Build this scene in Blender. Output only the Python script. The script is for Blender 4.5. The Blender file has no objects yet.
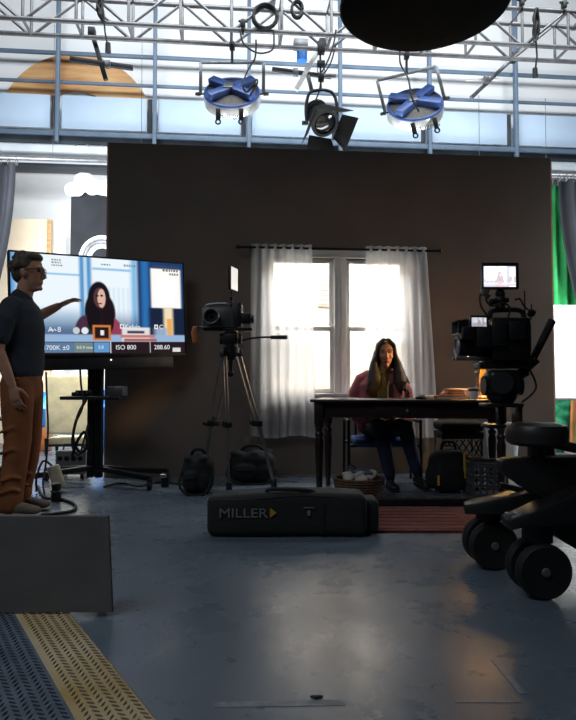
import bpy, bmesh, math, random
from mathutils import Vector, Matrix, Euler
import numpy as np
random.seed(7)
SC = bpy.context.scene
COL = SC.collection
PI = math.pi
# ------------------------------------------------------------------ camera
TH = math.radians(5.5); PT = math.radians(2.237); F = 640.0; CH = 0.87
cam = bpy.data.cameras.new('camera'); cam.lens = 32.0; cam.sensor_width = 36.0
cam.clip_start = 0.05; cam.clip_end = 200
camo = bpy.data.objects.new('camera', cam); COL.objects.link(camo)
camo.location = (0, 0, CH); camo.rotation_euler = (PI/2 + PT, 0, -TH)
SC.camera = camo
SC.view_settings.view_transform = 'Standard'; SC.view_settings.look = 'None'
SC.view_settings.gamma = 1; SC.view_settings.use_curve_mapping = False
SC.view_settings.exposure = 0.0
cT, sT, cP, sP = math.cos(TH), math.sin(TH), math.cos(PT), math.sin(PT)
V = Vector
# stage frame: (l, d, z) = right of the lens axis, distance along it, height
def L(px, py, d):
    w = (360-py)/F; s = d/(cP - w*sP)
    return V(((px-288)/F*s, d, CH + s*(sP + w*cP)))
def G(px, py, z=0.0):
    w = (360-py)/F; s = (z-CH)/(sP + w*cP)
    return V(((px-288)/F*s, s*(cP - w*sP), z))
def W(v): return V((v[0]*cT + v[1]*sT, -v[0]*sT + v[1]*cT, v[2]))
def AY(px, py, Y):
    a = W(L(px, py, 1.0)) ; c = V((0, 0, CH)); r = a - c
    return c + r*(Y/r.y)
# ------------------------------------------------------------------ materials
def lin(c):
    return tuple(((x/255)/12.92 if x <= 10 else (((x/255)+.055)/1.055)**2.4) for x in c)
MATS = {}
def mat(name, rgb, rough=.6, metal=0., var=.12, scale=8., bump=0., spec=.5, rgb2=None, bscale=None, stretch=None, trans=0.):
    if name in MATS: return MATS[name]
    m = bpy.data.materials.new(name); m.use_nodes = True
    nt = m.node_tree; b = nt.nodes['Principled BSDF']
    b.inputs['Roughness'].default_value = rough; b.inputs['Metallic'].default_value = metal
    b.inputs['Specular IOR Level'].default_value = spec
    tc = nt.nodes.new('ShaderNodeTexCoord'); n = nt.nodes.new('ShaderNodeTexNoise')
    n.inputs['Scale'].default_value = scale; n.inputs['Detail'].default_value = 5
    src = tc.outputs['Object']
    if stretch:
        mp = nt.nodes.new('ShaderNodeMapping'); mp.inputs['Scale'].default_value = stretch
        nt.links.new(src, mp.inputs['Vector']); src = mp.outputs['Vector']
    nt.links.new(src, n.inputs['Vector'])
    cr = nt.nodes.new('ShaderNodeValToRGB')
    c = lin(rgb)
    c2 = lin(rgb2) if rgb2 else tuple(min(1, x*(1+var*2)) for x in c)
    c1 = c if rgb2 else tuple(x*(1-var) for x in c)
    cr.color_ramp.elements[0].position = .35; cr.color_ramp.elements[1].position = .68
    cr.color_ramp.elements[0].color = (*c1, 1); cr.color_ramp.elements[1].color = (*c2, 1)
    nt.links.new(n.outputs['Fac'], cr.inputs['Fac']); nt.links.new(cr.outputs['Color'], b.inputs['Base Color'])
    if bump:
        n2 = nt.nodes.new('ShaderNodeTexNoise'); n2.inputs['Scale'].default_value = bscale or scale*6
        n2.inputs['Detail'].default_value = 4; nt.links.new(src, n2.inputs['Vector'])
        bp = nt.nodes.new('ShaderNodeBump'); bp.inputs['Strength'].default_value = bump; bp.inputs['Distance'].default_value = .01
        nt.links.new(n2.outputs['Fac'], bp.inputs['Height']); nt.links.new(bp.outputs['Normal'], b.inputs['Normal'])
    MATS[name] = m; return m
def emat(name, rgb, strength):
    if name in MATS: return MATS[name]
    m = bpy.data.materials.new(name); m.use_nodes = True; b = m.node_tree.nodes['Principled BSDF']
    b.inputs['Base Color'].default_value = (.02, .02, .02, 1); b.inputs['Roughness'].default_value = .3
    b.inputs['Emission Color'].default_value = (*lin(rgb), 1); b.inputs['Emission Strength'].default_value = strength
    MATS[name] = m; return m
M_BLK = mat('black_metal', (24, 24, 26), .45, .3, .2, 12)
M_BLKP = mat('black_plastic', (22, 22, 24), .5, 0, .2, 20, .1)
M_RUB = mat('black_rubber', (20, 20, 21), .75, 0, .2, 25, .2)
M_FAB = mat('black_nylon', (20, 20, 23), .85, 0, .3, 14, .4, bscale=120)
M_ALU = mat('truss_aluminium', (118, 118, 120), .45, .45, .15, 10)
M_STEEL = mat('grey_steel', (120, 122, 126), .4, .7, .15, 14)
M_CHROME = mat('bright_metal', (190, 188, 182), .25, .9, .1, 14)
M_GIRT = mat('blue_grey_steel', (92, 110, 130), .55, .1, .08, 5)
M_WHITE = mat('white_paint', (235, 236, 236), .6, 0, .04, 3)
M_CABLE = mat('cable_rubber', (16, 16, 17), .6, 0, .2, 20)
M_WOODL = mat('pale_wood', (205, 170, 120), .6, 0, .1, 5, .05, rgb2=(180, 140, 92), stretch=(1, 6, 6))
M_SKINM = mat('skin_tan', (176, 128, 102), .55, 0, .05, 20)
M_SKINW = mat('skin_warm', (178, 128, 98), .5, 0, .04, 20)
# ------------------------------------------------------------------ mesh builder
class MB:
    def __init__(s, org=(0, 0, 0)):
        s.bm = bmesh.new(); s.o = V(org)
    def _faces(s, geom, mi):
        for g in geom: g.material_index = mi
    def poly(s, pts, mi=0):
        vs = [s.bm.verts.new(V(p)) for p in pts]; f = s.bm.faces.new(vs); f.material_index = mi; return f
    def box(s, c, size, rot=None, bev=0., mi=0, seg=2):
        n0 = set(s.bm.faces)
        r = bmesh.ops.create_cube(s.bm, size=1.0); vs = r['verts']
        bmesh.ops.scale(s.bm, vec=V(size), verts=vs)
        if bev > 0:
            es = list({e for v in vs for e in v.link_edges})
            r2 = bmesh.ops.bevel(s.bm, geom=es, offset=min(bev, min(size)*.49), segments=seg, profile=.5, affect='EDGES')
            vs = list({v for f in s.bm.faces if f not in n0 for v in f.verts})
        M = (Euler(rot).to_matrix() if isinstance(rot, (tuple, list)) else rot) if rot is not None else Matrix.Identity(3)
        for v in vs: v.co = M @ v.co + V(c)
        for f in s.bm.faces:
            if f not in n0: f.material_index = mi
        return vs
    def bar(s, p0, p1, w, h, bev=0., mi=0, up=(0, 0, 1)):
        p0, p1 = V(p0), V(p1); y = (p1-p0); ln = y.length; y.normalize()
        u = V(up)
        if abs(y.dot(u)) > .98: u = V((1, 0, 0))
        x = y.cross(u).normalized(); z = x.cross(y)
        M = Matrix((x, y, z)).transposed()
        return s.box((p0+p1)/2, (w, ln, h), M, bev, mi)
    def rings(s, rr, mi=0, cap=True, closed=False):
        vr = [[s.bm.verts.new(p) for p in r] for r in rr]; n = len(vr[0])
        k = len(vr)
        for i in range(k if closed else k-1):
            a, b = vr[i], vr[(i+1) % k]
            for j in range(n):
                f = s.bm.faces.new((a[j], a[(j+1) % n], b[(j+1) % n], b[j])); f.material_index = mi
        if cap and not closed:
            f = s.bm.faces.new(vr[0][::-1]); f.material_index = mi
            f = s.bm.faces.new(vr[-1]); f.material_index = mi
    def cyl(s, p0, p1, r0, r1=None, n=16, mi=0, cap=True):
        r1 = r0 if r1 is None else r1
        p0, p1 = V(p0), V(p1); t = (p1-p0).normalized()
        u = t.orthogonal().normalized(); w = t.cross(u)
        rr = [[p + u*r*math.cos(2*PI*j/n) + w*r*math.sin(2*PI*j/n) for j in range(n)] for p, r in ((p0, r0), (p1, r1))]
        s.rings(rr, mi, cap)
    def tube(s, pts, r, n=8, mi=0, closed=False):
        pts = [V(p) for p in pts]; k = len(pts); rr = []
        u = None
        for i, p in enumerate(pts):
            if closed: t = (pts[(i+1) % k]-pts[i-1])
            else: t = pts[min(i+1, k-1)] - pts[max(i-1, 0)]
            t.normalize()
            if u is None: u = t.orthogonal().normalized()
            u = (u - t*u.dot(t)).normalized(); w = t.cross(u)
            ri = r[i] if isinstance(r, (list, tuple)) else r
            rr.append([p + u*ri*math.cos(2*PI*j/n) + w*ri*math.sin(2*PI*j/n) for j in range(n)])
        s.rings(rr, mi, True, closed)
    def lathe(s, prof, c=(0, 0, 0), axis=(0, 0, 1), n=24, mi=0):
        c = V(c); t = V(axis).normalized(); u = t.orthogonal().normalized(); w = t.cross(u)
        rr = [[c + t*z + u*max(r, 1e-4)*math.cos(2*PI*j/n) + w*max(r, 1e-4)*math.sin(2*PI*j/n) for j in range(n)] for r, z in prof]
        s.rings(rr, mi, True)
    def prism(s, pts, vec, mi=0):
        pts = [V(p) for p in pts]; vec = V(vec)
        a = [s.bm.verts.new(p) for p in pts]; b = [s.bm.verts.new(p+vec) for p in pts]; n = len(a)
        fs = [s.bm.faces.new(a[::-1]), s.bm.faces.new(b)]
        for i in range(n): fs.append(s.bm.faces.new((a[i], a[(i+1) % n], b[(i+1) % n], b[i])))
        for f in fs: f.material_index = mi
    def prism_px(s, pp, d, dep, mi=0):
        s.prism([L(x, y, d) for x, y in pp], (0, dep, 0), mi)
    def sph(s, c, r, n=16, m=10, mi=0, rot=None, e=1.0):
        r = V(r) if isinstance(r, (tuple, list, Vector)) else V((r, r, r)); c = V(c)
        M = Euler(rot).to_matrix() if rot is not None else Matrix.Identity(3)
        sg = lambda x: math.copysign(abs(x)**e, x)
        rr = []
        for i in range(m+1):
            a = -PI/2 + PI*i/m
            if i in (0, m): a *= .985
            rr.append([c + M @ V((r.x*sg(math.cos(a))*sg(math.cos(2*PI*j/n)), r.y*sg(math.cos(a))*sg(math.sin(2*PI*j/n)), r.z*sg(math.sin(a)))) for j in range(n)])
        s.rings(rr, mi, True)
    def torus(s, c, R, r, axis=(0, 0, 1), n=24, k=8, mi=0, squash=None):
        c = V(c); t = V(axis).normalized(); u = t.orthogonal().normalized(); w = t.cross(u)
        s.tube([c + u*R*math.cos(2*PI*j/n) + w*R*math.sin(2*PI*j/n) for j in range(n)], r, k, mi, True)
    def loft(s, secs, side=(1, 0, 0), n=16, mi=0):
        """secs: (point, a, b): a = half-width along side, b = half-width across; rounded ends"""
        P = [V(x[0]) for x in secs]; k = len(P); rr = []; sd = V(side)
        for i in range(k):
            t = (P[min(i+1, k-1)] - P[max(i-1, 0)]).normalized()
            u = (sd - t*sd.dot(t)).normalized(); w = t.cross(u)
            a, b = secs[i][1], secs[i][2] if len(secs[i]) > 2 else secs[i][1]
            def ring(p, q): return [p + u*a*q*math.cos(2*PI*j/n) + w*b*q*math.sin(2*PI*j/n) for j in range(n)]
            e = min(a, b)
            if i == 0:
                for ang in (80, 55, 28): rr.append(ring(P[i] - t*e*math.sin(math.radians(ang)), math.cos(math.radians(ang))))
            rr.append(ring(P[i], 1))
            if i == k-1:
                for ang in (28, 55, 80): rr.append(ring(P[i] + t*e*math.sin(math.radians(ang)), math.cos(math.radians(ang))))
        s.rings(rr, mi, True)
    def grid(s, fn, nu, nv, mi=0):
        g = [[s.bm.verts.new(V(fn(i/nu, j/nv))) for i in range(nu+1)] for j in range(nv+1)]
        for j in range(nv):
            for i in range(nu):
                f = s.bm.faces.new((g[j][i], g[j][i+1], g[j+1][i+1], g[j+1][i])); f.material_index = mi
    def build(s, name, mats, parent=None, smooth=35, fuse=None, solid=None, world=False, sm_it=6):
        bm = s.bm
        bmesh.ops.recalc_face_normals(bm, faces=bm.faces[:])
        for v in bm.verts: v.co -= s.o
        me = bpy.data.meshes.new(name); bm.to_mesh(me); bm.free()
        if fuse:
            t = bpy.data.objects.new('tmp', me); COL.objects.link(t)
            r = t.modifiers.new('r', 'REMESH'); r.mode = 'VOXEL'; r.voxel_size = fuse
            sm = t.modifiers.new('s', 'SMOOTH'); sm.iterations = sm_it; sm.factor = .5
            dg = bpy.context.evaluated_depsgraph_get()
            me2 = bpy.data.meshes.new_from_object(t.evaluated_get(dg)); bpy.data.objects.remove(t); bpy.data.meshes.remove(me)
            me = me2; me.name = name; me.materials.clear()
        for m in (mats if isinstance(mats, (list, tuple)) else [mats]): me.materials.append(m)
        if smooth:
            me.polygons.foreach_set('use_smooth', [True]*len(me.polygons))
            if not fuse: me.set_sharp_from_angle(angle=math.radians(smooth))
        o = bpy.data.objects.new(name, me); COL.objects.link(o)
        if parent is not None: o.parent = parent
        elif world: o.location = s.o
        else: o.location = W(s.o); o.rotation_euler = (0, 0, -TH)
        if solid:
            sm = o.modifiers.new('solid', 'SOLIDIFY'); sm.thickness = solid; sm.offset = 0
        return o
def tag(o, label=None, cat=None, group=None, kind=None):
    if label: o['label'] = label
    if cat: o['category'] = cat
    if group: o['group'] = group
    if kind: o['kind'] = kind
    return o
def thing(name, label, cat, org=(0, 0, 0), group=None, world=False, rz=None):
    o = bpy.data.objects.new(name, None); COL.objects.link(o); o.empty_display_size = .1
    if world: o.location = org
    else: o.location = W(org); o.rotation_euler = (0, 0, -TH)
    if rz is not None: o.rotation_euler = (0, 0, rz)
    return tag(o, label, cat, group)
def copy_tree(o, parent=None):
    c = o.copy(); COL.objects.link(c)
    if parent is not None: c.parent = parent
    for ch in list(o.children): copy_tree(ch, c)
    return c
def text_mesh(txt, size, name, m, parent, M, ext=.0005, align='LEFT'):
    cu = bpy.data.curves.new('t', 'FONT'); cu.body = txt; cu.size = size; cu.extrude = ext; cu.align_x = align
    t = bpy.data.objects.new('t', cu); COL.objects.link(t)
    dg = bpy.context.evaluated_depsgraph_get()
    me = bpy.data.meshes.new_from_object(t.evaluated_get(dg)); bpy.data.objects.remove(t); bpy.data.curves.remove(cu)
    me.transform(M); me.name = name; me.materials.clear(); me.materials.append(m)
    o = bpy.data.objects.new(name, me); COL.objects.link(o)
    if parent is not None: o.parent = parent
    return o
def frame(x, y, z, o):
    """matrix from axes"""
    M = Matrix((V(x).normalized(), V(y).normalized(), V(z).normalized())).transposed().to_4x4(); M.translation = V(o); return M
def spline(pts, k=6):
    pts = [V(p) for p in pts]; out = []
    for i in range(len(pts)-1):
        p0, p1, p2, p3 = pts[max(i-1, 0)], pts[i], pts[i+1], pts[min(i+2, len(pts)-1)]
        for q in range(k):
            t = q/k
            out.append(.5*((2*p1) + (p2-p0)*t + (2*p0-5*p1+4*p2-p3)*t*t + (3*p1-p0-3*p2+p3)*t**3))
    out.append(pts[-1]); return out
# ================================================================== setting
def floor_mat():
    m = bpy.data.materials.new('painted_concrete'); m.use_nodes = True; nt = m.node_tree; b = nt.nodes['Principled BSDF']
    tc = nt.nodes.new('ShaderNodeTexCoord')
    def noise(sc, det=6, ro=.6):
        n = nt.nodes.new('ShaderNodeTexNoise'); n.inputs['Scale'].default_value = sc; n.inputs['Detail'].default_value = det
        n.inputs['Roughness'].default_value = ro; nt.links.new(tc.outputs['Object'], n.inputs['Vector']); return n
    def ramp(n, p, cols):
        r = nt.nodes.new('ShaderNodeValToRGB'); r.color_ramp.elements[0].position = p[0]; r.color_ramp.elements[1].position = p[1]
        r.color_ramp.elements[0].color = cols[0]; r.color_ramp.elements[1].color = cols[1]
        nt.links.new(n.outputs['Fac'], r.inputs['Fac']); return r
    c1 = ramp(noise(1.6), (.22, .85), ((*lin((84, 96, 108)), 1), (*lin((108, 121, 134)), 1)))
    c2 = ramp(noise(14, 8, .7), (.45, .75), ((*lin((72, 82, 92)), 1), (*lin((118, 128, 138)), 1)))
    mx = nt.nodes.new('ShaderNodeMixRGB'); mx.inputs['Fac'].default_value = .12
    nt.links.new(c1.outputs['Color'], mx.inputs['Color1']); nt.links.new(c2.outputs['Color'], mx.inputs['Color2'])
    nt.links.new(mx.outputs['Color'], b.inputs['Base Color'])
    rr = ramp(noise(3.5, 7, .65), (.3, .75), ((.22, .22, .22, 1), (.38, .38, .38, 1)))
    nt.links.new(rr.outputs['Color'], b.inputs['Roughness'])
    bp = nt.nodes.new('ShaderNodeBump'); bp.inputs['Strength'].default_value = .08; bp.inputs['Distance'].default_value = .01
    nt.links.new(noise(9, 8, .7).outputs['Fac'], bp.inputs['Height']); nt.links.new(bp.outputs['Normal'], b.inputs['Normal'])
    b.inputs['Specular IOR Level'].default_value = .5
    return m
mb = MB(); mb.box((1, 4.2, -.05), (18, 15.4, .1))
tag(mb.build('floor', floor_mat(), world=True), kind='structure')

# ---- back wall of the studio with its steel framing
YB = 10.5
def zb(px, py, Y=YB): return AY(px, py, Y).z
m_bw = mat('back_wall_paint', (226, 228, 230), .7, 0, .03, .8)
mb = MB(); mb.box((1, YB+.3, 4.0), (18, .2, 8.0))
wb = tag(mb.build('wall_back', m_bw, world=True), kind='structure')
m_dark = mat('dark_band', (44, 52, 60), .7, 0, .3, 2)
m_panel = mat('pale_blue_panel', (172, 192, 214), .5, 0, .04, 1.2)
def hz(py0, py1, Y, thick, m, name):
    z0, z1 = zb(0, py0, Y-thick/2), zb(0, py1, Y-thick/2)
    b = MB(); b.box((1, Y, (z0+z1)/2), (18, thick, abs(z1-z0)), bev=.01); return tag(b.build(name, m, wb), kind='structure')
wb_loc = V(wb.location)
hz(47.5, 51.3, YB, .05, M_GIRT, 'girt'); hz(77.3, 80.3, YB, .05, M_GIRT, 'girt')
hz(128, 133, YB-.1, .05, M_GIRT, 'girt'); hz(133.4, 141.5, YB-.02, .04, m_dark, 'dark_strip')
hz(143, 150, YB-.1, .2, mat('pale_beam', (206, 214, 222), .5, 0, .05, 3), 'girt')
hz(161.5, 166, YB-.05, .3, mat('slate_rail', (38, 44, 52), .5, 0, .1, 3), 'rail')
posts = [58, 155, 249, 340, 429, 515]
px_ = [AY(p, 90, YB-.1).x for p in posts]; px_ = [px_[0]-1.45] + px_ + [px_[-1]+1.45]
for x in px_:
    b = MB(); b.box((x, YB-.12, zb(0, 143) + 2), (.058, .1, 4.0), bev=.008); tag(b.build('post', M_GIRT, wb), kind='structure')
for a, c in zip(px_[:-1], px_[1:]):
    b = MB(); z0, z1 = zb(0, 127.5), zb(0, 94)
    b.box(((a+c)/2-.04, YB-.04, (z0+z1)/2), ((c-a)-.18, .04, z1-z0), bev=.01); tag(b.build('panel', m_panel, wb), kind='structure')
    b = MB(); b.box((c-.085, YB-.02, (z0+z1)/2), (.07, .03, z1-z0)); tag(b.build('joint', m_dark, wb), kind='structure')
    xx = a + .35
    b = MB(); zz = zb(0, 138)
    b.bar((xx, YB-.02, zz+.12), (xx+.14, YB-.02, zz-.12), .035, .03); b.bar((xx-.08, YB-.02, zz+.12), (xx-.08, YB-.02, zz-.12), .035, .03)
    tag(b.build('bracket', M_GIRT, wb), kind='structure')
# plywood arch seen behind the framing
ctr = AY(76, 127, YB+.1); R1 = abs(AY(154, 90, YB+.1).x-ctr.x); R0 = R1*.5; b = MB()
pts = [(ctr.x+R1*math.cos(a*PI/40), YB+.16, ctr.z+R1*math.sin(a*PI/40)) for a in range(41)] + [(ctr.x+R0*math.cos(a*PI/40), YB+.16, ctr.z+R0*math.sin(a*PI/40)) for a in range(40, -1, -1)]
b.prism(pts, (0, .03, 0))
m_ply = mat('plywood', (222, 176, 120), .6, 0, .1, 1.5, rgb2=(158, 106, 60), stretch=(.6, 1, 3.5))
tag(b.build('arched_plywood', m_ply, wb), kind='structure')

# ---- set wall: flat with window
YW = 6.2; WT = .1
XL, XR, ZT = -1.13, 3.30, 3.20
wx0, wx1, wz0, wz1 = .415, 1.775, .79, 2.12
m_set = mat('set_wall_paint', (121, 109, 100), .85, 0, .06, 1.3, .05)
m_edge = mat('raw_plywood_edge', (200, 150, 120), .7, 0, .15, 5)
sw = thing('set_wall', 'tall dark brown-grey set wall with a curtained double window', 'wall', ((XL+XR)/2, YW, 0), world=True, rz=0)
so = V(((XL+XR)/2, YW, 0))
def sbox(mb, x0, x1, y0, y1, z0, z1, bev=0, mi=0): mb.box(((x0+x1)/2, (y0+y1)/2, (z0+z1)/2), (abs(x1-x0), abs(y1-y0), abs(z1-z0)), None, bev, mi)
mb = MB(so)
sbox(mb, XL, wx0, YW, YW+WT, 0, ZT); sbox(mb, wx1, XR, YW, YW+WT, 0, ZT)
sbox(mb, wx0, wx1, YW, YW+WT, 0, wz0); sbox(mb, wx0, wx1, YW, YW+WT, wz1, ZT)
mb.build('panel', m_set, sw)
mb = MB(so); sbox(mb, XL-.018, XL-.001, YW+.005, YW+WT, 0, ZT); sbox(mb, XR+.001, XR+.018, YW+.005, YW+WT, 0, ZT)
mb.build('plywood_edge', m_edge, sw)
for x in (XL+.6, 2.9):                                        # braces behind the flat
    mb = MB(so); mb.bar((x, YW+WT, 2.3), (x, YW+1.1, .03), .07, .04); mb.bar((x, YW+WT, .06), (x, YW+1.15, .02), .07, .04)
    mb.build('brace', M_WOODL, sw)
m_trim = mat('window_trim_paint', (240, 236, 230), .5, 0, .05, 4)
mb = MB(so)
T = .075
sbox(mb, wx0-T, wx0, YW-.02, YW+WT, wz0-.0, wz1+T, .006); sbox(mb, wx1, wx1+T, YW-.02, YW+WT, wz0, wz1+T, .006)
sbox(mb, wx0, wx1, YW-.02, YW+WT, wz1, wz1+T, .006)
mb.build('window_frame', m_trim, sw)
mb = MB(so); sbox(mb, wx0-T-.03, wx1+T+.03, YW-.06, YW+WT, wz0-.035, wz0, .008); sbox(mb, wx0-T, wx1+T, YW-.015, YW, wz0-.11, wz0-.035, .005)
mb.build('window_sill', m_trim, sw)
xm = (wx0+wx1)/2 + .02
mb = MB(so); sbox(mb, xm-.06, xm+.06, YW-.01, YW+WT, wz0, wz1, .008); sbox(mb, xm-.018, xm+.018, YW-.022, YW, wz0, wz1, .004); mb.build('mullion', m_trim, sw)
glass = bpy.data.materials.new('window_glass'); glass.use_nodes = True; nt = glass.node_tree; nt.nodes.remove(nt.nodes['Principled BSDF'])
g1 = nt.nodes.new('ShaderNodeBsdfTransparent'); g2 = nt.nodes.new('ShaderNodeBsdfGlossy'); g2.inputs['Roughness'].default_value = .02
mxs = nt.nodes.new('ShaderNodeMixShader'); mxs.inputs[0].default_value = .06
nt.links.new(g1.outputs[0], mxs.inputs[1]); nt.links.new(g2.outputs[0], mxs.inputs[2]); nt.links.new(mxs.outputs[0], nt.nodes['Material Output'].inputs['Surface'])
zm = 1.425
for a, c in ((wx0, xm-.06), (xm+.06, wx1)):
    for (z0, z1, yy) in ((zm-.02, wz1, YW+.055), (wz0, zm+.02, YW+.02)):
        mb = MB(so); f = .042
        sbox(mb, a, a+f, yy, yy+.03, z0, z1, .004); sbox(mb, c-f, c, yy, yy+.03, z0, z1, .004)
        sbox(mb, a+f, c-f, yy, yy+.03, z0, z0+f, .004); sbox(mb, a+f, c-f, yy, yy+.03, z1-f, z1, .004)
        s = mb.build('sash', m_trim, sw)
        mb = MB(so); sbox(mb, a+f, c-f, yy+.013, yy+.017, z0+f, z1-f); mb.build('pane', glass, s)
mb = MB(so); p = AY(248, 443, YW); mb.box((p.x, YW-.006, p.z), (.08, .012, .12), None, .004); mb.build('outlet_plate', mat('plate_grey', (110, 104, 98), .5), sw)
mb = MB(so); p = AY(424, 445, YW); mb.box((p.x, YW-.01, p.z), (.085, .02, .14), None, .004); mb.build('outlet_plate', MATS['plate_grey'], sw)

# curtain rod + sheers
yc = YW - .11
zr = AY(338, 249, yc).z + .0
rx0, rx1 = AY(238, 247, yc).x, AY(440, 249, yc).x
rod = thing('curtain_rod', 'thin dark curtain rod across the top of the set window', 'curtain rod', ((rx0+rx1)/2, yc, zr), world=True, rz=0)
ro = V(rod.location)
mb = MB(ro); mb.cyl((rx0, yc, zr), (rx1, yc, zr), .011); mb.build('rod', M_BLK, rod)
for x in (rx0, rx1):
    mb = MB(ro); mb.sph((x, yc, zr), .02); mb.build('finial', M_BLK, rod)
for x in (rx0+.12, rx1-.12):
    mb = MB(ro); mb.bar((x, yc, zr), (x, YW-.002, zr), .015, .02); mb.build('bracket', M_BLK, rod)
def sheer_mat():
    m = bpy.data.materials.new('sheer_voile'); m.use_nodes = True; nt = m.node_tree; nt.nodes.remove(nt.nodes['Principled BSDF'])
    out = nt.nodes['Material Output']
    tc = nt.nodes.new('ShaderNodeTexCoord'); mp = nt.nodes.new('ShaderNodeMapping'); mp.inputs['Scale'].default_value = (26, 4, 1.2)
    nz = nt.nodes.new('ShaderNodeTexNoise'); nz.inputs['Scale'].default_value = 1.0; nz.inputs['Detail'].default_value = 4
    nt.links.new(tc.outputs['Object'], mp.inputs['Vector']); nt.links.new(mp.outputs['Vector'], nz.inputs['Vector'])
    rm = nt.nodes.new('ShaderNodeMapRange'); rm.inputs['From Min'].default_value = .3; rm.inputs['From Max'].default_value = .7
    rm.inputs['To Min'].default_value = .24; rm.inputs['To Max'].default_value = .38; nt.links.new(nz.outputs['Fac'], rm.inputs['Value'])
    d = nt.nodes.new('ShaderNodeBsdfDiffuse'); t = nt.nodes.new('ShaderNodeBsdfTranslucent'); p = nt.nodes.new('ShaderNodeBsdfTransparent')
    for q in (d, t): q.inputs['Color'].default_value = (.93, .94, .95, 1)
    a = nt.nodes.new('ShaderNodeMixShader'); a.inputs[0].default_value = .6
    nt.links.new(d.outputs[0], a.inputs[1]); nt.links.new(t.outputs[0], a.inputs[2])
    c = nt.nodes.new('ShaderNodeMixShader'); nt.links.new(rm.outputs[0], c.inputs[0]); nt.links.new(a.outputs[0], c.inputs[1]); nt.links.new(p.outputs[0], c.inputs[2])
    nt.links.new(c.outputs[0], out.inputs['Surface']); return m
m_sheer = sheer_mat()
def sheer(pxt, pxb, label, seed, ph):
    rnd = random.Random(seed)
    t0, t1 = AY(pxt[0], 246, yc).x, AY(pxt[1], 246, yc).x; b0, b1 = AY(pxb[0], 437, yc).x, AY(pxb[1], 437, yc).x
    zt = zr + .035; zbm = AY(sum(pxb)/2, 437, yc).z
    root = thing('sheer_curtain', label, 'curtain', ((t0+t1)/2, yc, zbm), 'sheer curtains at the set window', world=True, rz=0)
    n = 7; amps = [rnd.uniform(.6, 1.3) for _ in range(n+2)]; phs = rnd.uniform(0, 6)
    def fn(u, v):
        k = v
        x = (t0+(t1-t0)*u)*(1-k) + (b0+(b1-b0)*u)*k
        am = (.007+.012*k)*amps[int(u*n)]
        y = yc + am*math.sin(2*PI*(n*u) + ph + .5*math.sin(3*v+u*5)) + .008*math.sin(23*u+phs+4*v)
        x += .012*k*math.sin(17*u+phs)
        z = zt + (zbm-zt)*v + (.012*math.sin(9*u+phs) if v == 1 else 0)
        if v < .06: y = yc + (.017+.3*am)*math.sin(2*PI*n*u+ph)
        return (x, min(y, YW-.065), z)
    mb = MB(root.location); mb.grid(fn, 110, 40); mb.build('fabric', m_sheer, root, smooth=180)
    def hem(u, v): p = V(fn(u, .985+.015*v)); p.y -= .003; return p
    mb = MB(root.location); mb.grid(hem, 110, 2); mb.build('hem', m_sheer, root, smooth=180)
sheer((251, 312), (249, 316), 'white sheer curtain on the left side of the set window', 3, 0.)
sheer((366, 427), (364, 438), 'white sheer curtain flaring out on the right of the set window', 5, 1.2)

# backdrop outside the window: washed-out brick house
def brick_mat():
    m = bpy.data.materials.new('pale_brick_print'); m.use_nodes = True; nt = m.node_tree; b = nt.nodes['Principled BSDF']
    tc = nt.nodes.new('ShaderNodeTexCoord'); mp = nt.nodes.new('ShaderNodeMapping'); mp.inputs['Rotation'].default_value = (PI/2, 0, 0)
    br = nt.nodes.new('ShaderNodeTexBrick'); br.inputs['Scale'].default_value = 5.5
    br.inputs['Color1'].default_value = (*lin((234, 224, 210)), 1); br.inputs['Color2'].default_value = (*lin((220, 206, 188)), 1); br.inputs['Mortar'].default_value = (*lin((250, 247, 240)), 1)
    nt.links.new(tc.outputs['Object'], mp.inputs['Vector']); nt.links.new(mp.outputs['Vector'], br.inputs['Vector']); nt.links.new(br.outputs['Color'], b.inputs['Base Color'])
    b.inputs['Roughness'].default_value = .8; return m
bd = thing('painted_backdrop', 'pale brick house backdrop seen through the set window', 'backdrop', (1.5, 7.75, 0), world=True, rz=0)
mb = MB(bd.location); mb.box((1.5, 7.75, 1.45), (2.9, .04, 2.9)); mb.build('board', brick_mat(), bd)
m_sh = mat('shutter_tan', (196, 184, 164), .7, 0, .1, 8)
mb = MB(bd.location); mb.box((1.24, 7.715, 2.2), (.26, .03, .75), None, .01)
for k in range(12): mb.box((1.24, 7.695, 1.87+k*.058), (.22, .012, .03))
mb.build('shutter', m_sh, bd)
mb = MB(bd.location); mb.box((.62, 7.72, 1.25), (.3, .02, .5)); mb.build('house_window', mat('backdrop_window', (160, 160, 156), .6), bd)
for x in (.35, 2.7):
    mb = MB(bd.location); mb.bar((x, 7.77, 2.0), (x, 8.5, .03), .05, .04); mb.build('brace', M_WOODL, bd)

# ---- studio curtains on tracks, both sides behind the set
def drape(xa, xb, Y, z0, z1, m, label, n, sx=0., name='drape', amp=.07, group=None, clip=None):
    root = thing(name, label, 'curtain', ((xa+xb)/2, Y, z0), group, world=True, rz=0)
    def fn(u, v):
        x = xa+(xb-xa)*u + sx*v*v; y = Y + amp*(math.sin(2*PI*n*u+.4*v) + .3*math.sin(5*u*n+2*v)); return (x, y, z1+(z0-z1)*v)
    mb = MB(root.location); mb.grid(fn, n*10, 12); mb.build('cloth', m, root, smooth=180)
    for k in range(n*2+1):
        x = xa+(xb-xa)*k/(n*2)
        mb = MB(root.location); mb.torus((x, Y, z1+.03), .045, .008, (1, 0, 0), 14, 6); mb.build('ring', M_STEEL, root)
    return root
m_gcur = mat('charcoal_drape', (30, 33, 41), .9, 0, .1, 3)
m_green = mat('green_drape', (40, 150, 84), .85, 0, .1, 3)
YT = 9.0
zt_ = AY(10, 158, YT).z
xl = AY(16, 200, YT).x
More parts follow.
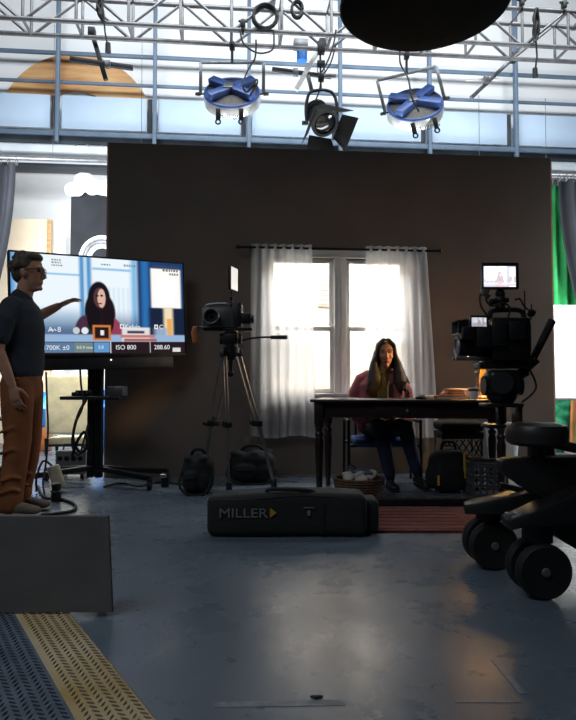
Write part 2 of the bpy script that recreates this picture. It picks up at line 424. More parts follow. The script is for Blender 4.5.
drape(xl-1.3, xl, YT, .03, zt_-.08, m_gcur, 'charcoal drape hanging at the far left behind the set', 6, -1.1)
trk = thing('curtain_track', 'steel curtain pipe behind the left end of the set wall', 'pipe', (-2.6, YT, zt_), world=True, rz=0)
mb = MB(trk.location); mb.cyl((-5, YT, zt_), (-1.0, YT, zt_), .03); mb.build('pipe', M_STEEL, trk)
for x in (-4.2, -2.4, -1.2):
    mb = MB(trk.location); mb.cyl((x, YT, zt_), (x, YT, zt_+1.9), .004, n=6); mb.build('hanger_rod', M_STEEL, trk)
YG, YC2 = 8.75, 8.5
zr_ = AY(565, 177, 8.6).z
g0, g1 = AY(549, 240, YG).x, AY(572, 240, YG).x
drape(g0-.35, g1+.1, YG, .03, zr_-.08, m_green, 'green drape hanging beside the right edge of the set wall', 5, 0, amp=.05)
drape(AY(560, 240, YC2).x, AY(640, 240, YC2).x, YC2, .03, zr_-.08, m_gcur, 'charcoal drape in front of the green one at far right', 6, 1.15)
trk = thing('curtain_track', 'steel curtain pipe at the right end of the set wall', 'pipe', (5, 8.6, zr_), world=True, rz=0)
mb = MB(trk.location)
for y in (YC2, YG): mb.cyl((3.4, y, zr_), (6.5, y, zr_), .03)
mb.build('pipe', M_STEEL, trk)
for x in (3.6, 4.6, 6.2):
    mb = MB(trk.location); mb.cyl((x, YG, zr_), (x, YG, zr_+1.2), .004, n=6); mb.build('hanger_rod', M_STEEL, trk)
# ---- left rear clutter
def bx_px(mb, x0, y0, x1, y1, Y, dep, bev=0., mi=0):
    a, c = AY(x0, y0, Y), AY(x1, y1, Y); mb.box(((a.x+c.x)/2, Y+dep/2, (a.z+c.z)/2), (abs(c.x-a.x), dep, abs(c.z-a.z)), None, bev, mi)
fl = thing('flag_cloth', 'black cloth flag on a stand behind the left edge of the set wall', 'flag', (AY(88, 220, 9.6).x, 9.6, 0), world=True, rz=0)
mb = MB(fl.location); bx_px(mb, 71, 186, 112, 262, 9.6, .03, .01); mb.build('cloth', mat('duvetyne', (36, 38, 44), .95, 0, .15, 4), fl)
mb = MB(fl.location); p = AY(90, 262, 9.63); mb.cyl((p.x, 9.63, 0), (p.x, 9.63, p.z), .02); mb.cyl((p.x-.3, 9.63, .015), (p.x+.3, 9.63, .015), .015); mb.cyl((p.x, 9.35, .015), (p.x, 9.9, .015), .015); mb.build('stand', M_STEEL, fl)
mb = MB(); rr = random.Random(2); pc = AY(92, 184, 9.55); mb.o = V((pc.x, 9.55, pc.z-.1))
for k in range(9):
    p = AY(72+k*5, 184+rr.uniform(-5, 6)+max(0, k-5)*2, 9.56); mb.sph(p, (.12, .07, .11), 12, 8)
o = mb.build('diffusion_cloth', M_WHITE, world=True, fuse=.02); tag(o, 'bunched white diffusion cloth on top of the black flag', 'cloth')
m_cream = mat('cream_board', (244, 226, 198), .7, 0, .05, 2)
cp = thing('set_flat', 'cream wooden flat leaning behind the screen at left', 'flat', (AY(30, 220, 10.0).x, 10.0, 0), world=True, rz=0)
a, c = AY(-30, 218, 10.0), AY(48, 218, 10.0)
mb = MB(cp.location); mb.box(((a.x+c.x)/2, 10.0, a.z/2), (c.x-a.x, .04, a.z)); mb.build('board', m_cream, cp)
mb = MB(cp.location); c2 = AY(52.5, 218, 10.0); mb.box(((c.x+c2.x)/2, 9.99, a.z/2), (c2.x-c.x, .08, a.z), None, .005); mb.build('frame_batten', M_WOODL, cp)
wp = thing('white_board', 'narrow white board beside the cream wooden flat', 'board', (AY(58, 220, 10.1).x, 10.1, 0), world=True, rz=0)
a, c = AY(54, 222, 10.1), AY(66, 222, 10.1); mb = MB(wp.location); mb.box(((a.x+c.x)/2, 10.1, a.z/2), (c.x-a.x, .05, a.z), None, .01); mb.build('panel', M_WHITE, wp)
mb = MB(wp.location); mb.bar(((a.x+c.x)/2, 10.13, .5), ((a.x+c.x)/2, 10.25, .02), .05, .03); mb.build('strut', M_WOODL, wp)
# ring-shaped reflector
p = AY(102, 258, 9.05); rg = thing('hose_reel', 'white and grey round hose reel peeking behind the screen top', 'reel', (p.x, 9.05, 0), world=True, rz=0)
for R, m in ((.3, M_WHITE), (.24, M_STEEL), (.18, M_WHITE)):
    mb = MB(rg.location); mb.torus((p.x, 9.02, p.z-.02), R, .032, (0.2, 1, 0), 32, 8); mb.build('coil', m, rg)
mb = MB(rg.location); mb.cyl((p.x, 9.06, 0), (p.x, 9.06, p.z-.0), .025); mb.box((p.x, 9.06, .02), (.4, .3, .04), None, .01); mb.build('stand', M_STEEL, rg)
# upholstered chair behind the screen
ch = thing('upholstered_chair', 'cream upholstered chair seen under the big screen', 'chair', W(L(68, 440, 8.0)) * 1, world=True, rz=0)
ch.location.z = 0; co = V(ch.location)
a, c = AY(48, 375, co.y), AY(92, 434, co.y)
m_uph = mat('cream_upholstery', (226, 212, 170), .9, 0, .12, 6, .2)
mb = MB(co); mb.box((co.x, co.y, (a.z+c.z)/2), (c.x-a.x, .09, a.z-c.z), None, .03, 0, 3); mb.build('backrest', m_uph, ch)
mb = MB(co); mb.box((co.x, co.y+.28, c.z-.1), (c.x-a.x, .5, .1), None, .03); mb.build('seat', m_uph, ch)
for sx in (-1, 1):
    for yy in (.0, .5):
        mb = MB(co); mb.cyl((co.x+sx*.26, co.y+yy, 0), (co.x+sx*.26, co.y+yy, c.z-.05), .02, .025); mb.build('leg', M_BLK, ch)
mb = MB(co); mb.bar((co.x-.26, co.y, .12), (co.x+.26, co.y, .12), .03, .03); mb.build('stretcher', M_BLK, ch)
# white paper roll / background sheet behind, low
wt = thing('work_table', 'long dark trestle table far behind the screen at left', 'table', AY(60, 440, 9.3)*1, world=True, rz=0); wt.location.z = 0; wo = V(wt.location)
mb = MB(wo); mb.box((wo.x-1.3, wo.y, .4), (2.2, .5, .04), None, .01); mb.build('tabletop', M_BLKP, wt)
for dx in (-2.3, -1.3, -.3):
    mb = MB(wo); mb.bar((wo.x+dx, wo.y, 0), (wo.x+dx, wo.y, .38), .04, .04); mb.build('leg', M_BLKP, wt)
bl = thing('storage_bin', 'bright blue plastic bin behind the screen stand', 'bin', AY(104, 440, 8.72)*1, world=True, rz=0); bl.location.z = 0; bo = V(bl.location)
m_blue = mat('blue_plastic', (40, 120, 205), .45, 0, .08, 8)
mb = MB(bo); mb.box((bo.x, bo.y, .39), (.24, .28, .74), None, .03); mb.build('body', m_blue, bl)
mb = MB(bo); mb.box((bo.x, bo.y, .78), (.27, .31, .05), None, .015); mb.build('lid', m_blue, bl)
# teal strip near the man
p = AY(41, 410, 8.8); tl = thing('equipment_box', 'blue and orange equipment box behind the man', 'box', (p.x, p.y, 0), world=True, rz=0)
mb = MB(tl.location); mb.box((p.x, p.y, .55), (.2, .3, .46), None, .02); mb.build('upper_box', m_blue, tl)
mb = MB(tl.location); mb.box((p.x, p.y, .16), (.24, .3, .32), None, .02); mb.build('lower_box', mat('orange_plastic', (190, 110, 60), .5), tl)
# ---- right rear clutter
a, c = AY(551, 305, 7.4), AY(640, 398, 7.4)
wbd = thing('bounce_board', 'bright white bounce board standing at the right edge', 'board', ((a.x+c.x)/2, 7.4, 0), world=True, rz=0)
mb = MB(wbd.location); mb.box(((a.x+c.x)/2-.05, 7.4, (a.z+c.z)/2), (c.x-a.x+.1, .03, a.z-c.z), None, .005); mb.build('panel', M_WHITE, wbd)
mb = MB(wbd.location); mb.box(((a.x+c.x)/2, 7.385, c.z-.012), (c.x-a.x, .06, .03), None, .005); mb.build('ledge', M_STEEL, wbd)
for x in (a.x+.35, c.x-.1):
    mb = MB(wbd.location); mb.bar((x, 7.45, 0), (x, 7.45, a.z-.1), .03, .03); mb.build('leg', M_STEEL, wbd)
    mb = MB(wbd.location); mb.bar((x, 7.15, .015), (x, 7.75, .015), .03, .03); mb.build('foot', M_STEEL, wbd)
p = AY(563, 443, 8.06); gb = MB((p.x, 8.06, 0)); rr = random.Random(4)
for k in range(16):
    z = .08+k*.045; gb.sph((p.x-.06+rr.uniform(-.07, .07), 8.06+rr.uniform(-.05, .05), z), (.17*(1-.2*(k/16)**2), .16, .1), 12, 8)
o = gb.build('cloth_sack', mat('green_sack', (26, 132, 92), .6, 0, .15, 6, .3), world=True, fuse=.018, sm_it=2); tag(o, 'crumpled green sack under the white board at right', 'sack')
p = AY(572, 440, 7.84); ws = thing('wooden_post', 'orange-brown wooden post at the right edge under the white board', 'post', (p.x, 7.84, 0), world=True, rz=0)
mb = MB(ws.location); mb.bar((p.x-.0, 7.84, .04), (p.x+.03, 7.84, AY(570, 400, 7.84).z), .05, .05, .005); mb.build('upright', mat('orange_wood', (190, 120, 70), .6, 0, .15, 4), ws)
mb = MB(ws.location); mb.box((p.x, 7.84, .02), (.16, .12, .04), None, .005); mb.build('base', MATS['orange_wood'], ws)
# ================================================================== overhead rig
def S(v): return V((v[0]*cT - v[1]*sT, v[0]*sT + v[1]*cT, v[2]))
YT1, YT2 = 8.1, 8.46
ztr = AY(0, 17.5, YT1).z; HT = .5
xa, xb, bay = -4.6, 6.5, .65
tr = thing('lighting_truss', 'long silver box truss crossing under the ceiling', 'truss', (1, (YT1+YT2)/2, ztr), world=True, rz=0); to = V(tr.location)
for y in (YT1, YT2):
    for z in (ztr, ztr+HT):
        mb = MB(to); mb.cyl((xa, y, z), (xb, y, z), .031, n=12); mb.build('chord', M_ALU, tr)
nb = int((xb-xa)/bay)
for k in range(nb+1):
    x = xa + .1 + k*bay
    for y in (YT1, YT2):
        mb = MB(to); mb.cyl((x, y, ztr), (x, y, ztr+HT), .02, n=8); mb.build('upright', M_ALU, tr)
        if k < nb:
            mb = MB(to); z0, z1 = (ztr, ztr+HT) if k % 2 else (ztr+HT, ztr)
            mb.cyl((x+.03, y, z0), (x+bay-.03, y, z1), .02, n=8); mb.build('brace', M_ALU, tr)
for k in range(nb+1):
    x = xa + .1 + k*bay
    for z, r_ in ((ztr, .02), (ztr+HT, .016)):
        mb = MB(to); mb.cyl((x, YT1, z), (x, YT2, z), r_, n=8); mb.build('cross_rung', M_ALU, tr)
# hanging drop rods holding the truss
for x in (-3.2, .6, 4.9):
    mb = MB(to); mb.cyl((x, YT1+.18, ztr+HT), (x, YT1+.18, ztr+HT+1.6), .012, n=6); mb.box((x, YT1+.18, ztr+HT), (.06, .46, .04)); mb.build('hanger', M_STEEL, tr)

m_lblue = mat('lamp_blue', (58, 88, 150), .4, .1, .08, 8)
m_lgrey = mat('lamp_mesh_grey', (76, 74, 72), .5, .3, .2, 40)
m_silver = mat('lamp_silver', (206, 206, 204), .3, .7, .06, 10)
def ring_light(px, py, roll, ytop, xs, label, cablepts):
    ctr = AY(px, py, YT2); sc = S(ctr)
    t = thing('ring_lamp', label, 'lamp', sc, 'blue backed round lamps on the truss')
    k = sc.y/F                                    # metres per pixel here
    Rr = 28.5*k; R = Matrix.Rotation(roll, 3, 'Y')
    n = R @ V((0, -.81, .586)); e1 = R @ V((1, 0, 0)); e2 = n.cross(e1)
    def pt(a, b, c=0): return e1*a + e2*b + n*c
    B = lambda: MB((0, 0, 0))
    mb = B(); mb.lathe([(Rr*.80, -.14), (Rr*1.0, -.13), (Rr*1.02, -.03), (Rr*.98, .02), (Rr*.94, .0), (Rr*.94, -.02)], (0, 0, 0), n, 36); mb.build('reflector', m_silver, t)
    mb = B(); mb.lathe([(.02, -.02), (Rr*.92, -.02), (Rr*.92, .025), (Rr*.5, .05), (.02, .06)], (0, 0, 0), n, 36); mb.build('grille', m_lgrey, t)
    mb = B(); mb.torus(n*.02, Rr*.95, .022, n, 40, 8); mb.build('rim', m_lblue, t)
    Mx = Matrix((e1, e2, n)).transposed()
    mb = B()
    for a in (.62, -.62):
        M2 = Mx @ Matrix.Rotation(a, 3, 'Z'); mb.box(n*.085, (Rr*1.9, .125, .09), M2, .015)
    mb.build('cross_frame', m_lblue, t)
    mb = B(); mb.box(n*.135 - e2*.02 - e1*.04, (.12, .12, .02), Mx, .004); mb.build('data_plate', M_STEEL, t)
    for a in (-.16, .14):
        mb = B(); c = pt(a, -Rr*.98, -.03); dn = R @ V((0, 0, -1)); o = c + R @ V((0, -.03, 0))
        mb.bar(o - dn*.02, o + dn*.13, .06, .025, .006, up=(0, 1, 0))
        mb.torus(o + dn*.155 + R @ V((0, 0, 0)), .03, .012, R @ V((0, 1, 0)), 14, 6); mb.build('latch', M_BLK, t)
    # yoke
    ht = (py - ytop)*k*1.02; hw = xs*k
    top = R @ V((0, 0, ht))
    yk = [R @ V((-hw, 0, 0)), R @ V((-hw, 0, ht)), R @ V((hw, 0, ht)), R @ V((hw, 0, 0))]
    mb = B()
    for a, c in zip(yk[:-1], yk[1:]): mb.bar(a, c, .045, .012, .003, up=(0, 1, 0))
    mb.build('yoke', M_STEEL, t)
    for s_ in (-1, 1):
        mb = B(); c = R @ V((s_*hw, 0, 0)); mb.cyl(R @ V((s_*Rr*.95, 0, -.0)), c, .012); mb.cyl(c - R @ V((.05*0, .0, 0)), c + R @ V((s_*.07, 0, 0)), .028, .02, 10); mb.build('knob', M_BLK, t)
    zt = ztr - ctr.z
    mb = B(); mb.cyl(top, V((top.x, 0, zt-.03)), .018); mb.box((top.x, 0, zt-.02), (.07, .09, .1), None, .01); mb.torus((top.x, 0, zt), .035, .014, (1, 0, 0), 16, 6); mb.build('clamp', M_BLK, t)
    mb = B(); mb.tube(spline([L(x, y, sc.y + dd) - sc for x, y, dd in cablepts], 6), .012, 6); mb.build('power_cable', M_CABLE, t)
    tm = text_mesh('Rangers', .115, 'lettering', M_BLK, t, frame(e1, R @ V((0, .35, .94)), R @ V((0, -.94, .35)), pt(-.15, -Rr*1.0, -.14) + R @ V((0, -.06, -.01))), align='LEFT')
ring_light(232, 94, .0, 62, 32, 'blue and silver round lamp hanging level, left of the black spotlight',
           [(256, 40, -.1), (255, 58, -.15), (248, 70, -.3), (243, 84, -.42), (247, 92, -.4), (256, 80, -.42), (257, 84, -.45), (250, 96, -.36)])
ring_light(415, 106, -.24, 72, 31, 'blue and silver round lamp hanging tilted, right of the black spotlight',
           [(401, 40, -.1), (400, 62, -.2), (408, 78, -.35), (412, 98, -.42), (419, 112, -.36)])
M_SB = mat('stage_black', (11, 11, 12), .6, 0, .2, 14, spec=.3)
# ---- fresnel spotlight with barn doors
ctr = AY(322, 122, YT2); sc = S(ctr); k = sc.y/F
sp = thing('spotlight', 'black spotlight with barn doors hanging in its yoke from the truss', 'lamp', sc)
q = lambda x, y, dd=0: L(x, y, sc.y+dd) - sc
B = lambda: MB((0, 0, 0))
ax = V((.30, -.62, -.72)).normalized()
c0 = q(321, 118)
mb = B(); mb.lathe([(.06, -.30), (.13, -.27), (.15, -.1), (.17, 0), (.17, .12), (.19, .13), (.19, .17), (.15, .17), (.14, .13)], c0, ax, 24)
for a in range(5): mb.torus(c0 - ax*(.06+.04*a), .155, .007, ax, 24, 6)
mb.build('housing', M_SB, sp)
mb = B(); mb.lathe([(.002, .13), (.145, .13), (.13, .16), (.07, .185), (.002, .19)], c0, ax, 24); mb.build('lens', mat('lens_glass', (22, 23, 26), .12, 0, .1, 10, spec=.5), sp)
e1 = ax.cross(V((0, 0, 1))).normalized(); e2 = ax.cross(e1)
for s1, s2, ln in ((1, 0, .26), (-1, 0, .24), (0, 1, .26), (0, -1, .2)):
    sd = e1*s1 + e2*s2; tn = e1*s2 + e2*s1; b0 = c0 + ax*.17 + sd*.19; dirv = (ax*.8 + sd*.55).normalized()
    mb = B(); w0, w1 = .17, .24
    mb.prism([b0 - tn*w0, b0 + tn*w0, b0 + dirv*ln + tn*w1, b0 + dirv*ln - tn*w1], sd*.006); mb.build('barn_door', M_SB, sp)
mb = B(); hw = .2; yk = spline([q(307, 124), q(306, 108), q(309, 94), q(316, 90.5), q(327, 90.5), q(334, 95), q(337, 108), q(336, 124)], 5)
mb.tube(yk, .022, 8); mb.build('yoke', M_BLK, sp)
for x in (305, 337):
    mb = B(); mb.cyl(q(x-3, 123), q(x+3, 123), .03); mb.build('knob', M_BLK, sp)
mb = B(); mb.cyl(q(321, 91), q(320, 44), .014); mb.box(q(321, 78), (.08, .06, .1), None, .01); mb.box(q(321, 64), (.11, .07, .08), None, .01); mb.box(q(321, 48), (.1, .1, .16), None, .01); mb.build('hanger', M_BLK, sp)
mb = B(); mb.torus(q(321, 70), .05, .008, (0, 1, 0), 14, 6); mb.box(q(328, 76), (.22, .03, .05), None, .006); mb.build('safety_bracket', M_STEEL, sp)
mb = B(); mb.tube(spline([q(336, 44), q(331, 62), q(322, 78), q(319, 92), q(313, 108), q(318, 116)], 5), .011, 6); mb.build('power_cable', M_CABLE, sp)
# ---- overhead black drum light near the camera
dc = L(424, 12, 3.0); Rd = 83*3.0/F*1.02
dl = thing('drum_light', 'large round black drum light hanging overhead near the camera', 'lamp', dc)
mb = B(); M_DRUM = mat('drum_black', (5, 5, 5), .9, 0, .2, 20, .1, spec=.1)
mb.lathe([(.002, -.035), (Rd*.5, -.03), (Rd*.85, -.015), (Rd*.985, .015), (Rd, .05), (Rd, .5), (Rd*.9, .62), (.05, .66)], (0, 0, 0), (0, 0, 1), 64); mb.build('drum', M_DRUM, dl, smooth=50)
mb = B(); mb.torus((0, 0, .03), Rd*.998, .008, (0, 0, 1), 64, 6); mb.build('hoop', M_BLKP, dl)
mb = B(); mb.cyl((0, 0, .64), (0, 0, 2.6), .02); mb.build('hanging_cable', M_CABLE, dl)
# ---- pipes hung from the truss
def hung(name, label, bars, m, Y, cat='pipe'):
    p0 = AY(*bars[0][0], Y); t = thing(name, label, cat, p0, world=True, rz=0)
    for i, (a, c, w) in enumerate(bars):
        mb = MB(p0); mb.bar(AY(*a, Y), AY(*c, Y), w, w, .006, up=(0, 1, 0)); mb.build('drop_pipe' if i == 0 else 'cross_arm', m[i % len(m)], t)
    mb = MB(p0); mb.box(AY(*bars[0][0], Y), (.09, .12, .12), None, .01); mb.build('clamp', M_BLK, t)
    a, c = bars[1][0], bars[1][1]
    mb = MB(p0); f_ = .6 if name != 'hung_brace' else .4; mb.box(AY(a[0]+(c[0]-a[0])*f_, a[1]+(c[1]-a[1])*f_, Y-.05), (.07, .06, .1), None, .008); mb.build('coupler', M_STEEL, t)
    return t
m_gp = mat('dark_pipe', (50, 52, 58), .45, .4, .1, 8)
hung('hung_pipe', 'grey cross-shaped pipe hanging before the plywood arch', [((92, 33), (106, 80), .06), ((70, 59), (133, 68), .06)], [m_gp], 8.55)
hung('hung_brace', 'pale crossed pipes hanging beside the black spotlight', [((322, 44), (296, 90), .06), ((272, 69), (331, 77), .05), ((306, 68), (312, 92), .05)], [M_WHITE, m_gp, M_STEEL], 8.62)
hung('hung_strut', 'slanted grey pipe hanging from the truss at upper right', [((513, 58), (471, 98), .055), ((466, 80), (500, 79), .03)], [M_STEEL, M_WHITE], 8.62)
p = AY(302, 54, 8.75); bc = thing('hoist', 'small blue hoist canister under the truss beside the spotlight', 'hoist', p, world=True, rz=0)
mb = MB(p); mb.cyl(p + V((0, 0, -.1)), p + V((0, 0, .06)), .075, n=16); mb.build('canister', m_blue, bc)
mb = MB(p); mb.box(p + V((-.02, 0, .13)), (.2, .14, .12), None, .01); mb.cyl(p + V((0, 0, .18)), (p.x, p.y, ztr+.02), .01); mb.build('hook_block', M_STEEL, bc)
# ---- cables on the truss
def cable(name, label, pts, r, px=True, m=M_CABLE, extra=None, k=6, cat='cable', group=None):
    P = pts
    mb = MB(S(P[0])) ; mb.tube([S(x) for x in spline(P, k)], r, 8)
    if extra: extra(mb)
    o = mb.build(name, m); tag(o, label, cat, group); return o
yf = YT1 - .05
def coil(px, py, Rp, label, n=4, sx=1.):
    c = AY(px, py, yf); R = Rp*S(c).y/F; rnd = random.Random(int(px)); P = []
    for i in range(n*16):
        a = 2*PI*i/16; rr = R*(1+.06*math.sin(i*.7)); P.append(c + V((sx*rr*math.cos(a), -.03+.06*(i/(n*16)) - .02*math.sin(a*.5), rr*math.sin(a))))
    return cable('cable_coil', label, P, .017, k=1)
coil(265, 17, 12, 'round coil of black cable hung on the truss', 5)
coil(297, 10, 8, 'small oval loop of black cable on the truss beside the round coil', 3, .7)
def bundle(pxs, label, drop):
    c = AY(*pxs[0], yf); mb = MB(S(c)); rnd = random.Random(len(label))
    for i in range(9):
        P = [S(AY(x + rnd.uniform(-3, 3)*(1 if 0 < j < len(pxs)-1 else .3), y, yf - .04 + rnd.uniform(-.04, .04))) for j, (x, y) in enumerate(pxs)]
        mb.tube(spline(P, 4), .014, 6)
    mb.tube([S(AY(x, y, yf-.02)) for x, y in drop], .012, 6)
    e = S(AY(*drop[-1], yf-.02)); mb.cyl(e + V((0, 0, .05)), e - V((0, 0, .07)), .032, .036, 10)
    o = mb.build('cable_bundle', M_CABLE); tag(o, label, 'cable')
bundle([(103, -6), (100, 4), (101, 14), (104, 22)], 'black cable bundle on the truss above the plywood arch with a dangling plug', [(104, 20), (105, 32), (108, 47)])
bundle([(537, 8), (536, 20), (536, 32), (535, 42)], 'black cable bundle on the truss at upper right with a dangling plug', [(536, 42), (537, 56), (535, 72)])
cable('power_cable', 'black cable looping under the truss between the left round lamp and the spotlight', [AY(x, y, YT1-.06) for x, y in ((240, 30), (244, 44), (258, 53), (272, 50), (274, 38), (273, 30))], .012)
cable('lamp_cable', 'black cable running down from the truss beside the drum light', [AY(x, y, YT1-.05) for x, y in ((336, 30), (334, 42), (329, 58), (322, 72))], .011)
for x_, lb in ((243, 'small black pipe clamp on the truss above the left round lamp'), (521, 'small black pipe clamp on top of the truss at upper right'), (563, 'small black pipe clamp on top of the truss at the right corner')):
    zc = ztr + (HT if x_ > 300 else 0); yy = YT1; c = AY(x_, 20, yy); c.z = zc
    t = thing('pipe_clamp', lb, 'clamp', c, 'pipe clamps on the truss', world=True, rz=0)
    mb = MB(c); mb.torus(c, .042, .016, (1, 0, 0), 16, 6); mb.build('jaw', M_BLK, t)
    mb = MB(c); mb.box(c + V((0, -.03, .07)), (.06, .07, .1), None, .01); mb.cyl(c + V((.06, -.03, .1)), c + V((-.06, -.03, .1)), .014); mb.build('bolt', M_BLK, t)
# ================================================================== screen image painting
def paint(nx, ny, kind):
    u, v = np.meshgrid((np.arange(nx)+.5)/nx, (np.arange(ny)+.5)/ny)
    if kind == 'tv': u = ((288+640*(-2.207+1.247*u)/(5.08+.83*u))-10)/174   # measured fractions of the slanted screen
    im = np.zeros((ny, nx, 3)); sm = lambda x, a, b: np.clip((x-a)/(b-a), 0, 1)**2*(3-2*np.clip((x-a)/(b-a), 0, 1))
    def put(mask, rgb):
        c = np.array(lin(rgb)); im[:] = im*(1-mask[..., None]) + c*mask[..., None]
    def box(x0, y0, x1, y1, rgb, s=.006, a=1.):
        m = sm(u, x0-s, x0+s)*(1-sm(u, x1-s, x1+s))*sm(v, y0-s, y0+s)*(1-sm(v, y1-s, y1+s)); put(m*a, rgb)
    def ell(cx, cy, rx, ry, rgb, s=.12, a=1.):
        r = np.sqrt(((u-cx)/rx)**2 + ((v-cy)/ry)**2); put((1-sm(r, 1-s, 1+s))*a, rgb)
    put(np.ones_like(u), (238, 248, 255))
    box(-.1, -.1, .06, 1.1, (70, 140, 200), .03); box(.02, -.1, .1, 1.1, (190, 225, 250), .03, .8)
    box(.14, .18, .405, .20, (150, 200, 235)); box(.40, -.1, .47, .75, (88, 150, 205), .012); box(.425, -.1, .445, .75, (190, 220, 240), .006)
    box(.475, .1, .70, .125, (150, 200, 235)); box(.70, -.1, .735, .8, (120, 185, 230), .02)
    put(sm(v, .50, .76)*(u < .8)*.9, (34, 72, 122)); box(.05, .56, .42, .72, (130, 180, 215), .08, .4)
    for k in range(9): box(.54+.027*k, .3, .55+.027*k, .8, (140, 190, 225), .01, .35)
    box(.735, -.1, 1.1, .95, (28, 62, 110), .012); box(.76, -.1, .80, .9, (44, 110, 176), .015); box(.80, .5, 1.1, .95, (20, 34, 60), .02)
    box(.815, .07, .985, .50, (255, 252, 248), .008); ell(.9, .3, .07, .18, (255, 255, 255), .3)
    box(.885, .5, .935, .85, (240, 225, 190), .012); box(.90, .62, .93, .85, (235, 170, 80), .01)
    box(.83, .72, .9, .82, (150, 170, 200), .02)
    # woman
    ell(.512, .42, .064, .175, (22, 18, 26), .06); ell(.488, .56, .062, .19, (24, 18, 24), .08); ell(.545, .58, .06, .2, (30, 18, 24), .08)
    ell(.43, .84, .07, .24, (70, 44, 66), .06); ell(.585, .84, .065, .22, (150, 62, 86), .06); box(.44, .69, .56, .9, (30, 44, 42), .015)
    ell(.478, .62, .04, .14, (20, 15, 20), .08); ell(.562, .64, .034, .15, (26, 16, 20), .08)
    ell(.514, .415, .034, .105, (84, 56, 56), .08); ell(.526, .42, .023, .098, (222, 180, 164), .1); ell(.501, .395, .009, .010, (20, 14, 16), .2); ell(.527, .392, .009, .010, (30, 18, 18), .2); ell(.517, .475, .012, .009, (120, 60, 60), .2)
    # desk, books
    box(-.1, .80, 1.1, .88, (150, 180, 215), .01); box(.64, .72, .80, .87, (226, 222, 224), .008); box(.63, .80, .83, .83, (196, 120, 112), .006); box(.65, .84, .84, .87, (170, 100, 96), .006); box(.67, .755, .77, .785, (70, 66, 80), .006)
    if kind == 'tv':
        box(.47, .70, .575, .86, (205, 120, 60), .004); box(.482, .722, .563, .838, (40, 22, 24), .004); box(.515, .755, .535, .805, (240, 240, 240), .003)
        ell(.425, .76, .02, .035, (230, 235, 240)); ell(.525-.15, .76, .02, .035, (200, 205, 210)); ell(.31, .76, .0, .0, (255, 255, 255)) if False else None
        box(-.1, .875, 1.1, 1.1, (36, 24, 30), .003); box(-.1, .88, .36, .985, (92, 122, 158), .003); box(.36, .88, .47, .985, (112, 132, 132), .003); box(.475, .88, .565, .985, (96, 150, 200), .003)
        box(.57, .875, .575, .99, (225, 225, 230), .002); box(.80, .875, .803, .99, (225, 225, 230), .002); box(.93, .94, .975, .985, (220, 220, 220), .003)
        rnd = np.random.RandomState(3)
        for (x0, y0, x1, y1, rows, c) in ((.24, .04, .31, .12, 3, (120, 130, 130)), (.53, .055, .59, .085, 1, (40, 140, 60)), (.66, .05, .735, .08, 1, (110, 130, 140)), (.83, .035, .985, .15, 3, (70, 74, 84))):
            for r_ in range(rows):
                yy0 = y0 + (y1-y0)*r_/rows; x = x0 + (x1-x0)*(.0 if r_ < 1 or x0 < .8 else (.35 if r_ == 1 else .6))
                while x < x1-.01:
                    w = rnd.uniform(.006, .014); box(x, yy0, x+w, yy0+(y1-y0)/rows*.62, c, .002, .9); x += w+.005
    else:
        for k in range(5): ell(.12+.12*k, .78, .025, .05, (60, 60, 66), .2)
        ell(.5, .82, .06, .09, (200, 70, 50), .3); ell(.78, .72, .06, .1, (70, 50, 60), .3)
        for k in range(8): box(.1+.1*k, .9, .16+.1*k, .95, (120, 60, 60), .01)
        im[:] = im*.55 + .45*np.array(lin((250, 240, 245)))
    return np.clip(im, 0, 1)
def screen(name, parent, o, ex, ez, w, h, nx, ny, kind, strength, off):
    """emissive picture on a panel: o = centre, ex right, ez up"""
    im = paint(nx, ny, kind)
    M = bpy.data.materials.new(name+'_picture'); M.use_nodes = True; nt = M.node_tree; b = nt.nodes['Principled BSDF']
    b.inputs['Base Color'].default_value = (.01, .01, .012, 1); b.inputs['Roughness'].default_value = .25
    at = nt.nodes.new('ShaderNodeVertexColor'); at.layer_name = 'picture'
    nt.links.new(at.outputs['Color'], b.inputs['Emission Color']); b.inputs['Emission Strength'].default_value = strength
    ex, ez = V(ex).normalized(), V(ez).normalized(); n = ex.cross(ez)
    if n.y > 0: pass
    vs = [V(o) + ex*(w*(i/nx-.5)) + ez*(h*(.5-j/ny)) + off for j in range(ny+1) for i in range(nx+1)]
    fs = [(j*(nx+1)+i, (j+1)*(nx+1)+i, (j+1)*(nx+1)+i+1, j*(nx+1)+i+1) for j in range(ny) for i in range(nx)]
    me = bpy.data.meshes.new(name); me.from_pydata(vs, [], fs); me.materials.append(M)
    ca = me.color_attributes.new('picture', 'FLOAT_COLOR', 'CORNER')
    cols = np.ones((ny*nx, 4, 4), np.float32); cols[..., :3] = im.reshape(-1, 1, 3)
    ca.data.foreach_set('color', cols.ravel())
    ob = bpy.data.objects.new(name, me); COL.objects.link(ob); ob.parent = parent; return ob
# ================================================================== big screen on its rolling stand
tl_, tr_ = L(9, 250, 5.08), L(185, 263, 5.91); bl_, br_ = L(9, 357.5, 5.08), L(185, 355.5, 5.91)
tc_ = (tl_+tr_+bl_+br_)/4
tv = thing('display_screen', 'big flat screen on a black rolling stand showing the seated woman', 'screen', (tc_.x, tc_.y, 0)); T0 = V((tc_.x, tc_.y, 0))
ex = ((tr_+br_)-(tl_+bl_)); Wd = ex.length/2; ex.normalize(); ez = ((tl_+tr_)-(bl_+br_)); Hd = ez.length/2; ez.normalize(); ny_ = ex.cross(ez).normalized()
ez = ny_.cross(ex) * 1; ez = ez if ez.z > 0 else -ez
back = ny_ if ny_.y > 0 else -ny_
Mtv = Matrix((ex, back, ez)).transposed(); c_ = tc_ - T0
mb = MB(); mb.box(c_ + back*.03, (Wd, .05, Hd), Mtv, .008); mb.box(c_ + back*.07 - ez*.1, (Wd*.6, .05, Hd*.6), Mtv, .01); mb.build('housing', M_BLKP, tv)
